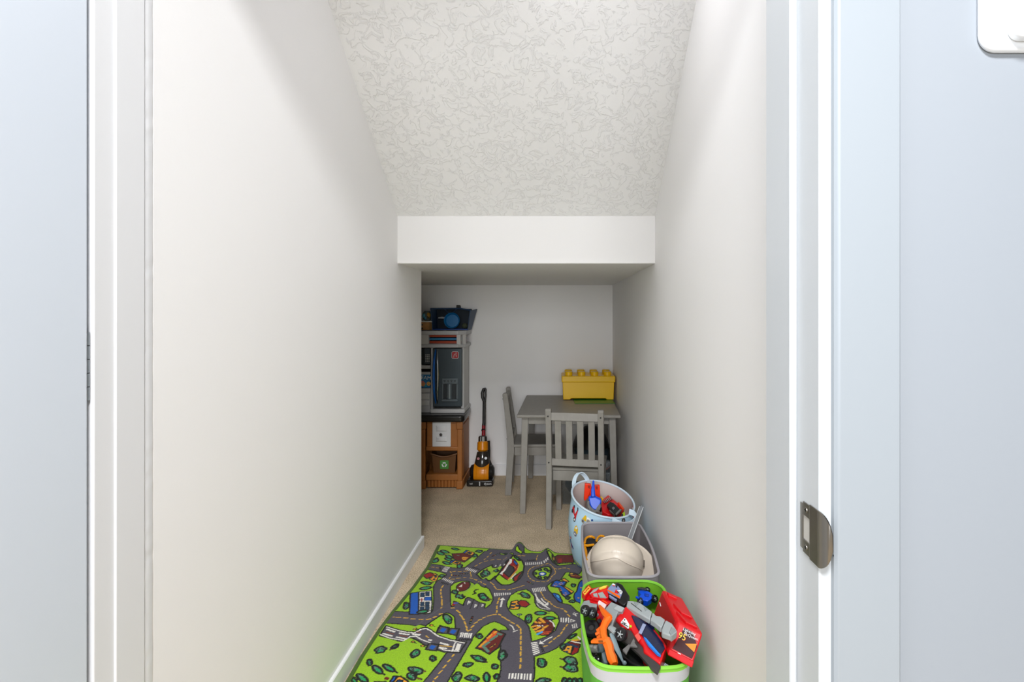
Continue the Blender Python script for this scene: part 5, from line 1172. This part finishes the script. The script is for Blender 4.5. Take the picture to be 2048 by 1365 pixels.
# red pickup with yellow roof sign
t1 = thing('toy_fire_engine', 'red toy pickup with grey windows and yellow sign in the green bin', 'toy truck', (.14, 1.70, .2))
Z1 = [(205, 290, .262), (540, 200, .285), (400, 420, .262)]
part(t1, 'body', M_RED, [(205,290),(320,225),(525,185),(565,345),(560,385),(470,440),(300,395),(245,345)], None, .05, .003, Z1)
part(t1, 'cabin', M_RED, [(300,290),(350,225),(520,190),(530,330),(480,350),(330,330)], None, .03, .003, Z1, .012)
sg = part(t1, 'sign', M_RED, [(203,272),(290,182),(327,228),(245,318)], None, .02, .001, Z1, .012)
part(sg, 'sign_face', M_TYE, [(219,275),(286,202),(312,226),(240,306)], None, .004, 0, Z1, .0135)
c0 = g(*cr(K, 265, 252), plane_z(K, [(265, 252)], Z1)[0] + .0145); c1 = g(*cr(K, 300, 214), plane_z(K, [(300, 214)], Z1)[0] + .0145); cu_ = g(*cr(K, 240, 225), plane_z(K, [(240, 225)], Z1)[0] + .0145)
nrm = (c1 - c0).cross(cu_ - c0).normalized(); nrm = nrm if nrm.z > 0 else -nrm
text('lettering', 'BUSTER', .0075, M_RED, frame(c0, c1 - c0, nrm), sg)
for pts in ([(300,292),(345,242),(415,214),(375,258)], [(337,292),(388,284),(402,330),(352,322)], [(398,285),(456,268),(502,338),(425,334)]): part(t1, 'window', M_WND, pts, None, .004, .0005, Z1, .0135)
part(t1, 'roof_light', M_TYE, [(410,222),(470,196),(515,188),(500,205),(430,228)], None, .006, .0005, Z1, .017)
part(t1, 'hood', M_RED, [(290,345),(400,340),(570,388),(500,430),(400,375)], None, .02, .002, Z1, .006)
part(t1, 'hood_stripe', mat('toy_orange_stripe', '#FF5A1C', .35), [(410,345),(425,343),(520,405),(505,410)], None, .003, 0, Z1, .0075)
part(t1, 'hood_panel', mat('toy_pinkish_white', '#EFD6D6', .4), [(398,395),(415,368),(505,425),(480,470),(430,430),(415,440)], None, .01, .001, Z1, .0095)
part(t1, 'fender', M_GYT, [(185,450),(225,378),(300,362),(310,400),(392,412),(385,455),(310,445),(230,450),(190,510)], None, .03, .003, Z1, .006)
part(t1, 'grille', M_RED, [(372,560),(395,500),(430,470),(480,560),(450,640),(425,655)], [.236, .246, .25, .246, .232, .226], .03, .002)
part(t1, 'grille_hole', M_BLKM, [(385,610),(425,590),(445,620),(415,650)], [.235, .239, .235, .228], .004, .0005)
part(t1, 'lamp', M_GYT, [(375,545),(400,525),(410,545),(385,565)], [.244, .249, .247, .241], .004, .0005)
wheel(t1, 248, 500, .262, .0155, .007, (-.55, -.75, .35)); wheel(t1, 332, 525, .258, .0150, .007, (-.55, -.75, .35))
# black cab with printed panel and grey boom
t2 = thing('toy_crane', 'toy crane with black printed cab and long grey boom across the green bin', 'toy crane', (.22, 1.62, .2))
Z2 = [(560, 180, .300), (780, 320, .300), (640, 380, .290)]
part(t2, 'cab', M_BLK, [(510,255),(560,178),(640,150),(700,180),(785,315),(765,390),(715,435),(650,385),(540,310)], None, .055, .004, Z2)
pl = part(t2, 'printed_panel', M_STB, [(513,240),(578,165),(640,192),(700,270),(668,350),(520,272)], None, .004, .0005, Z2, .002)
for m_, pts in ((M_WHT, [(570,180),(582,165),(612,182),(600,196)]), (M_RED, [(575,190),(583,180),(605,195),(598,203)]), (M_OR, [(513,250),(520,240),(668,322),(662,350)]), (M_RED, [(600,280),(620,235),(650,290)]), (M_WHT, [(628,250),(680,246),(698,270),(680,300)]), (M_BLK, [(632,256),(684,254),(686,260),(634,263)]), (M_BLK, [(634,270),(690,268),(692,274),(638,277)]), (M_BLK, [(612,185),(640,192),(626,220),(615,205)])): part(pl, 'print', m_, pts, None, .001, 0, Z2, .0026 + .0002 * len(pts))
part(t2, 'side_window', M_STB, [(535,305),(552,310),(632,362),(622,378),(540,325)], None, .006, .0005, Z2, .0015)
Z3 = [(780, 370, .306), (1350, 740, .334), (750, 430, .303)]
segs = [[(760,375),(830,380),(920,405),(1058,508),(1030,605),(900,530),(745,440)], [(1064,515),(1110,560),(1160,565),(1215,605),(1180,690),(1160,700),(1090,640),(1036,608)], [(1222,608),(1300,650),(1355,730),(1360,752),(1290,805),(1180,765),(1172,735),(1186,690)]]
for i, pts in enumerate(segs): part(t2, 'boom', M_GYL, pts, None, .017, .003, Z3, .001 * i)
part(t2, 'boom_end', M_GYT, [(1290,690),(1352,735),(1358,752),(1292,802),(1262,760)], None, .02, .002, Z3, .004)
for a in ([(800,400),(930,500),(935,512),(800,410)], [(1045,565),(1085,590),(1083,598),(1043,573)]): part(t2, 'groove', M_DGY, a, None, .002, 0, Z3, .0006)
for a in ([(845,385),(905,405),(860,440)], [(960,440),(1010,480),(975,500)]): part(t2, 'ridge', M_GYT, [*a, (a[0][0] - 6, a[0][1] + 14)], None, .004, .0005, Z3, .002)
# large red car with dark windscreen
t3 = thing('toy_race_car', 'large red toy race car with navy windscreen nose down in the green bin', 'toy car', (.22, 1.48, .2))
Z4 = [(640, 600, .285), (860, 500, .298), (1160, 1130, .262)]
part(t3, 'body', M_RED, [(612,592),(650,545),(735,440),(790,462),(870,505),(960,600),(1090,720),(1200,855),(1232,915),(1205,1000),(1178,1085),(1150,1145),(1060,1070),(955,985),(950,925),(870,830),(800,705),(700,690)], None, .045, .004, Z4)
part(t3, 'windscreen', M_NV, [(803,548),(855,560),(965,625),(1080,740),(1185,880),(1215,945),(1160,1032),(1050,930),(950,812),(868,690)], None, .006, .002, Z4, .004)
part(t3, 'windscreen_glint', mat('glass_glint', '#8E96B4', .2), [(893,765),(945,652),(985,668),(930,782)], None, .002, 0, Z4, .0055)
part(t3, 'blue_strip', M_LBL, [(953,808),(985,828),(1090,950),(1165,1038),(1120,1018),(1010,905)], None, .008, .001, Z4, .008)
part(t3, 'blue_fin', M_NV, [(985,600),(1010,605),(1075,660),(1085,690),(1050,680)], None, .012, .001, Z4, .010)
part(t3, 'bonnet_panel', M_PNK, [(845,800),(890,765),(925,830),(890,870)], None, .003, .0005, Z4, .003)
part(t3, 'tail_block', M_GYT, [(480,485),(560,388),(725,462),(700,512),(650,505),(590,640),(580,695),(528,662),(552,590),(500,540)], None, .03, .002, Z4, .006)
part(t3, 'tail_plate', M_GYL, [(590,470),(640,430),(722,464),(690,508),(650,500)], None, .004, .0005, Z4, .009)
sk_pts = [(585,640),(615,600),(700,690),(790,715),(870,840),(950,940),(965,1000),(1060,1080),(1165,1170),(1125,1250),(1060,1200),(900,1020),(790,920),(690,850),(600,740)]
part(t3, 'side_skirt', M_DGY, sk_pts, [max(z - .006, .262 if y > 1160 else 0) for z, (x, y) in zip(plane_z(K, sk_pts, Z4), sk_pts)], .010, .002)
part(t3, 'side_hull', M_BLK, sk_pts[:8] + sk_pts[11:], [z - .018 for z in plane_z(K, sk_pts, Z4)][:8] + [z - .018 for z in plane_z(K, sk_pts, Z4)][11:], .03, .002)
part(t3, 'lower_hull', M_BLK, [(640,900),(760,900),(900,1020),(1060,1195),(1000,1215),(800,1130),(700,1050)], .212, .04, .006)
lb = part(t3, 'label_panel', M_WHT, [(676,640),(722,585),(742,600),(782,668),(776,705),(760,708)], None, .003, 0, Z4, .002)
for a in ([(700,628),(745,655),(743,660),(697,634)], [(690,642),(770,690),(768,697),(688,648)], [(715,655),(727,648),(733,675),(720,672)], [(722,600),(732,604),(728,618),(716,612)]): part(lb, 'label_print', M_BLK, a, None, .001, 0, Z4, .0026)
b = MB(); b.sph(g(*cr(K, 797, 690), .283), .0035, 10, 8); b.build('green_stud', mat('lime_stud', '#A8E01A', .4), t3, world=True)
wheel(t3, 680, 785, .288, .0168, .009, (-.55, -.72, .4), M_GYL)
part(t3, 'bracket', mat('toy_mid_grey', '#6A6866', .5), [(785,922),(805,880),(830,832),(850,860),(848,890),(880,935)], None, .006, .001, Z4, .001)
part(t3, 'bracket', MATS['toy_mid_grey'], [(698,968),(775,902),(798,920),(745,1020)], None, .006, .001, Z4, -.001)
# orange grabber
def kp(x, y, z): return g(*cr(K, x, y), z)
t4 = thing('toy_grabber', 'orange toy digger arm with claw among the vehicles in the green bin', 'toy digger', (.12, 1.45, .2))
b = MB(); b.tube([kp(420, 440, .300), kp(470, 515, .305), kp(535, 590, .305)], [.0035, .0085, .0105], 8); b.tube([kp(535, 585, .303), kp(490, 650, .296), kp(462, 720, .290), kp(470, 800, .284), kp(490, 860, .280)], [.0105, .0105, .010, .0095, .0085], 8); b.build('upper_arm', M_OR, t4, world=True, angle=25)
b = MB(); b.tube([kp(490, 850, .278), kp(530, 930, .268), kp(545, 1010, .258), kp(570, 1080, .248), kp(600, 1155, .242)], [.013, .0135, .012, .014, .010], 7); b.build('lower_arm', M_OR, t4, world=True, angle=20)
b = MB(); b.tube([kp(320, 880, .272), kp(350, 865, .276), kp(440, 865, .280), kp(520, 850, .280)], [.005, .0085, .0095, .009], 10, flat=.6); b.build('claw', M_OR, t4, world=True)
for q in (((470, 700), (385, 745)), ((470, 740), (370, 790)), ((480, 790), (390, 830))):
    b = MB(); b.tube([kp(*q[0], .278), kp(*q[1], .268)], [.008, .004], 6); b.build('spike', M_OR, t4, world=True, smooth=False)
b = MB(); b.box(-.006, .006, -.004, .004, -.0005, .0005, 0, Matrix.Translation(kp(433, 872, .2865))); b.build('emblem', mat('toy_brown', '#8A4A10', .5), t4, world=True)
# grey sword arm
t5 = thing('toy_sword', 'slim grey toy sword hanging beside the orange arm in the green bin', 'toy sword', (.16, 1.45, .18))
b = MB(); b.tube([kp(545, 705, .292), kp(590, 735, .292), kp(610, 770, .290)], [.008, .010, .007], 10, flat=.7); b.build('hilt', M_GYT, t5, world=True)
b = MB(); b.tube([kp(560, 775, .286), kp(590, 850, .276), kp(625, 950, .262), kp(660, 1020, .250), kp(690, 1090, .238), kp(715, 1140, .230)], [.006, .0078, .0076, .006, .0036, .003], 10, flat=.5); b.build('blade', mat('toy_blue_grey', '#74858A', .4), t5, world=True)
b = MB(); b.sph(kp(722, 1135, .232), (.006, .004, .006), 10, 8); b.build('tip', MATS['toy_blue_grey'], t5, world=True)
# silver cylinder toy
t6 = thing('toy_torch', 'silver ribbed toy cylinder by the left wall of the green bin', 'toy torch', (.095, 1.44, .18))
pa_, pb_ = kp(262, 962, .232), kp(405, 962, .240)
b = MB(); n_ = 3
for k in range(3):
    q0 = pa_.lerp(pb_, k / 3 + .012); q1 = pa_.lerp(pb_, (k + 1) / 3 - .012); b.tube([q0, q0.lerp(q1, .1), q0.lerp(q1, .9), q1], [.0090, .0102, .0102, .0090], 20)
b.tube([pa_, pb_], .0085, 16); b.build('barrel', mat('silver_toy', '#B9BAB8', .3, .7), t6, world=True)
b = MB(); b.tube([pb_, kp(430, 955, .240), kp(480, 930, .240)], [.009, .012, .011], 12); b.build('head', MATS['toy_blue_grey'], t6, world=True)
part(t6, 'grip', MATS['toy_blue_grey'], [(440,975),(490,960),(500,1060),(520,1130),(470,1120),(450,1060)], [.236, .238, .226, .22, .22, .226], .02, .002)
t7 = thing('toy_robot_part', 'black toy piece with white studs under the silver cylinder', 'toy piece', (.09, 1.42, .17))
part(t7, 'block', M_BLK, [(270,1020),(400,1015),(440,1100),(400,1130),(310,1090)], .215, .03, .004)
for x, y in ((322, 1035), (378, 1030), (352, 1075), (405, 1085)):
    b = MB(); b.sph(kp(x, y, .2165), .0022, 8, 6); b.build('stud', M_WHT, t7, world=True)
# loose tyre
tw = thing('rubber_tyre', 'loose black toy tyre under the red pickup in the green bin', 'toy tyre', kp(325, 720, .19))
p = kp(325, 720, .205); M = frame(p, (1, 0, 0), (-.25, -.5, .8))
b = MB(); b.lathe([(.010, -.012), (.021, -.012), (.0245, -.006), (.0245, .006), (.021, .012), (.013, .012), (.010, .008)], 28, 0, M, cap=False); b.lathe([(.001, .002), (.0125, .004), (.0125, -.004), (.001, -.006)], 20, 0, M); b.build('tyre', M_BLKM, tw, world=True)
b = MB(); b.lathe([(.001, .006), (.007, .006), (.009, .003), (.001, .002)], 16, 0, M); b.build('hub', M_DGY, tw, world=True)
# small blue trike
t8 = thing('toy_motorcycle', 'small bright blue toy motorcycle with black wheels at the back of the green bin', 'toy motorcycle', kp(985, 330, .22))
M_TB = mat('toy_blue', '#0B50D8', .35)
Z8 = [(900, 270, .232), (1050, 300, .232), (960, 380, .222)]
part(t8, 'body', M_TB, [(885,250),(920,235),(1020,265),(1065,300),(1050,350),(1000,385),(930,365),(900,325),(920,300)], None, .02, .002, Z8)
part(t8, 'seat', mat('toy_blue_dark', '#0A3BA0', .35), [(960,285),(1020,295),(1015,325),(965,315)], None, .004, .001, Z8, .002)
b = MB(); b.tube([kp(880, 235, .240), kp(930, 228, .243), kp(985, 240, .241)], .004, 8); b.build('handlebar', M_BLK, t8, world=True)
wheel(t8, 1085, 355, .222, .012, .006, (.5, -.6, .5)); wheel(t8, 915, 385, .215, .011, .006, (-.4, -.6, .6)); wheel(t8, 1000, 248, .228, .009, .005, (.2, -.3, .9))
b = MB(); b.tube([kp(865, 335, .226), kp(900, 350, .226)], .004, 8); b.build('foot_peg', M_TB, t8, world=True)
# grey rack
t9 = thing('toy_rack', 'thin pale toy gear rack lying at the front of the green bin', 'toy piece', kp(1225, 1190, .22))
p0, p1 = kp(1150, 1140, .222), kp(1300, 1235, .222)
b = MB(); b.tube([p0, p1], .004, 6); b.build('bar', M_GYL, t9, world=True)
for k in range(9):
    q = p0.lerp(p1, .12 + k * .095); b = MB(); b.box(-.0012, .0012, -.0055, .0055, .002, .006, 0, Matrix.Translation(q) @ Matrix.Rotation(math.radians(-35), 4, 'Z')); b.build('tooth', mat('pale_toy', '#C8D4D6', .4), t9, world=True)
# red toy case with sticker
t10 = thing('toy_case', 'red plastic toy case with dark sticker numbered 95 leaning on the right wall', 'toy case', (.33, 1.5, .25))
M_RC = mat('case_red', '#CE0F18', .35); M_RCD = mat('case_red_dark', '#A00C14', .45)
A_ = at(1356, 1244, 1.46); B_ = at(1407, 1268, 1.43); C_ = at(1384.7, 1338.5, 1.378); D_ = at(1333.6, 1311.7, 1.42); E_ = at(1324.6, 1178.8, 1.64); F_ = at(1366, 1197, 1.61)
G_ = E_ + (D_ - A_); H_ = F_ + (C_ - B_)
b = MB(); b.add([A_, B_, C_, D_, E_, F_, H_, G_], [(0,1,2,3),(4,7,6,5),(0,4,5,1),(3,2,6,7),(0,3,7,4),(1,5,6,2)]); cs = b.build('shell', M_RC, t10, world=True, bevel=.006, seg=3)
def face(o, u, v, a, b_, d_, off):   # point on the face at fractions a along u, b along v
    n_ = u.cross(v).normalized(); return o + u * a + v * b_ + n_ * off
def plate(o, u, v, pts, off0, off1, name, m, root, bev=.0008):
    n_ = u.cross(v).normalized(); vs0 = [o + u*a + v*c for a, c in pts]; n = len(pts)
    b = MB(); b.add([p + n_*off1 for p in vs0] + [p + n_*off0 for p in vs0], [list(range(n)), list(range(n, 2*n))[::-1]] + [[i, n+i, n+(i+1) % n, (i+1) % n] for i in range(n)]); return b.build(name, m, root, world=True, bevel=bev)
# front face: origin D, u to C, v to A
u, v = C_ - D_, A_ - D_
plate(D_, u, v, [(.02, .02), (.98, .02), (.98, .20), (.02, .20)], -.002, .003, 'front_lip', M_RC, t10, .002)
sk_ = plate(D_, u, v, [(.12, .24), (.88, .24), (.93, .62), (.62, .90), (.30, .93)], 0, .0012, 'sticker', mat('sticker_dark', '#3A0E12', .4), t10, 0)
plate(D_, u, v, [(.50, .52), (.90, .66), (.90, .42)], .0012, .0016, 'sticker_wedge', mat('sticker_orange', '#E58A1C', .45), sk_, 0)
nn = u.cross(v).normalized()
text('lettering', '95', .021, M_TYE, frame(D_ + u*.33 + v*.66 + nn*.0018, u, nn), sk_, .0003)
text('lettering', '95', .023, mat('num_red', '#E8432A', .4), frame(D_ + u*.33 + v*.66 + nn*.0014, u, nn), sk_, .0002)
text('lettering', 'Lightning', .0095, M_WHT, frame(D_ + u*.52 + v*.875 + nn*.0018, u, nn), sk_, .0002)
text('lettering', 'McQueen', .0095, M_WHT, frame(D_ + u*.62 + v*.775 + nn*.0018, u, nn), sk_, .0002)
plate(D_, u, v, [(.36, .19), (.48, .19), (.48, .212), (.36, .212)], .003, .0036, 'logo_mark', M_WHT, t10, 0)
# left face with recessed opening, top face with handle ribs
u, v = A_ - E_, G_ - E_
plate(E_, v, u, [(.10, .06), (.92, .06), (.92, .90), (.10, .90)], -.001, .0008, 'inner_panel', M_RCD, t10, 0)
for a, b_ in (((.06, .10), (.94, .10)), ((.06, .10), (.06, .92))): pass
u, v = F_ - E_, A_ - E_
if u.cross(v).z > 0: u, v = u, v
n_ = u.cross(v); flip = n_.z < 0
for pts in ([(.15, .12), (.55, .12), (.55, .2), (.15, .2)], [(.18, .46), (.30, .42), (.42, .60), (.85, .60), (.85, .68), (.38, .68)], [(.12, .72), (.24, .70), (.42, .88), (.85, .88), (.85, .95), (.36, .95)]):
    plate(E_, v, u, [(c, a) for a, c in pts], -.001, .005, 'handle_rib', M_RC, t10, .001) if flip else plate(E_, u, v, pts, -.001, .005, 'handle_rib', M_RC, t10, .001)
b = MB(); b.tube([at(1319.5, 1206, 1.6), at(1321.5, 1213, 1.585)], .0014, 6); b.build('sticker_scrap', M_WHT, t10, world=True)
# ------------------------------------------------------------------ strike plate on the right jamb
M_NI = mat('satin_nickel', '#8C8780', .28, 1.0, bump=.05, bscale=300)
zc = CAMZ - (1063 - CY) * .715 / FPX
# leaf on the jamb face (x = .330) from y .742 to .690, then the curved lip round the edge
def sp_profile(y0, y1, h): return [(y0, -h), (y1, -h), (y1, h), (y0, h)]
b = MB(); X = .3292; hw = .0355
# plate with a slot: frame of strips
ya, yb = .7400, .6905; sa, sb = .7320, .7130; sh = .016
for y0, y1, z0, z1 in ((sa, ya, -.030, .030), (yb, sb, -hw, hw), (sb, sa, sh, .0335), (sb, sa, -.0335, -sh)): b.box(X - .0008, X + .0008, min(y0, y1), max(y0, y1), zc + z0, zc + z1)
spl = b.build('strike_plate', M_NI, j, bevel=.0004, label='satin nickel strike plate')
b = MB(); rings = []
for i in range(9):
    a = i / 8; y = .6905 - .016 * math.sin(a * 1.15); x = X + .018 * (1 - math.cos(a * 1.15)); h = .0355 * math.sqrt(max(.03, 1 - (a * .97) ** 2.6)); rings.append([Vector((x - .0008, y, zc - h)), Vector((x - .0008, y, zc + h)), Vector((x + .0008, y + .0002, zc + h)), Vector((x + .0008, y + .0002, zc - h))])
b.loft(rings); b.build('lip', M_NI, spl)
b = MB(); b.box(X + .0004, X + .001, sb, sa, zc - sh, zc + sh); b.build('latch_hole', mat('bare_jamb', '#B9B6B0', .7), spl)
for dz in (-.0245, .0245):
    b = MB(); b.lathe([(.0003, 0), (.0038, 0), (.0036, .0008), (.0003, .0012)], 14, 0, rotmat(0, -90, 0, (X - .0008, .7225, zc + dz))); s_ = b.build('screw', M_NI, spl)
    b = MB(); b.box(X - .0022, X - .0019, .7200, .7250, zc + dz - .0005, zc + dz + .0005); b.box(X - .0022, X - .0019, .7221, .7229, zc + dz - .0022, zc + dz + .0022); b.build('screw_recess', M_SCREW, s_)
b = MB(); b.lathe([(.0003, 0), (.0014, 0), (.0003, .0006)], 10, 0, rotmat(0, -90, 0, (.3448, .684, zc - .018))); b.build('nail_hole', M_SCREW, j)
# ------------------------------------------------------------------ white wall device, upper right
wd_ = thing('wall_device', 'white rounded wall plate with a raised inner panel beside the doorway', 'wall plate', (.62, .693, 1.56))
b = MB(); b.prism(rrect(.529, .70, 1.475, 1.64, .022, 8), .685, .6935, 'y'); b.build('back_plate', mat('device_white', '#EDF0F3', .35), wd_, world=True, bevel=.004, seg=3)
b = MB(); b.prism(rrect(.561, .668, 1.486, 1.62, .014, 8), .672, .686, 'y'); b.build('front_panel', MATS['device_white'], wd_, world=True, bevel=.004, seg=3)
# ------------------------------------------------------------------ lamp on the sloped ceiling, above the frame
ly = 1.42; lz = ZH + (Y1 - ly) * SLOPE
lp = thing('ceiling_lamp', 'round white dome lamp fixed to the sloped closet ceiling', 'lamp', (.03, ly, lz))
LM = rotmat(180 - math.degrees(math.atan(SLOPE)), 0, 0)
MB().lathe([(.001, -.002), (.118, -.002), (.122, .004), (.120, .014), (.105, .016), (.001, .016)], 32, 0, LM).build('base', M_TRIM, lp)
MB().lathe([(.108, .012), (.108, .022), (.098, .042), (.075, .058), (.045, .068), (.001, .072)], 32, 0, LM).build('diffuser', mat('lamp_glow', '#FBFAFF', emit=LAMP_POWER), lp)
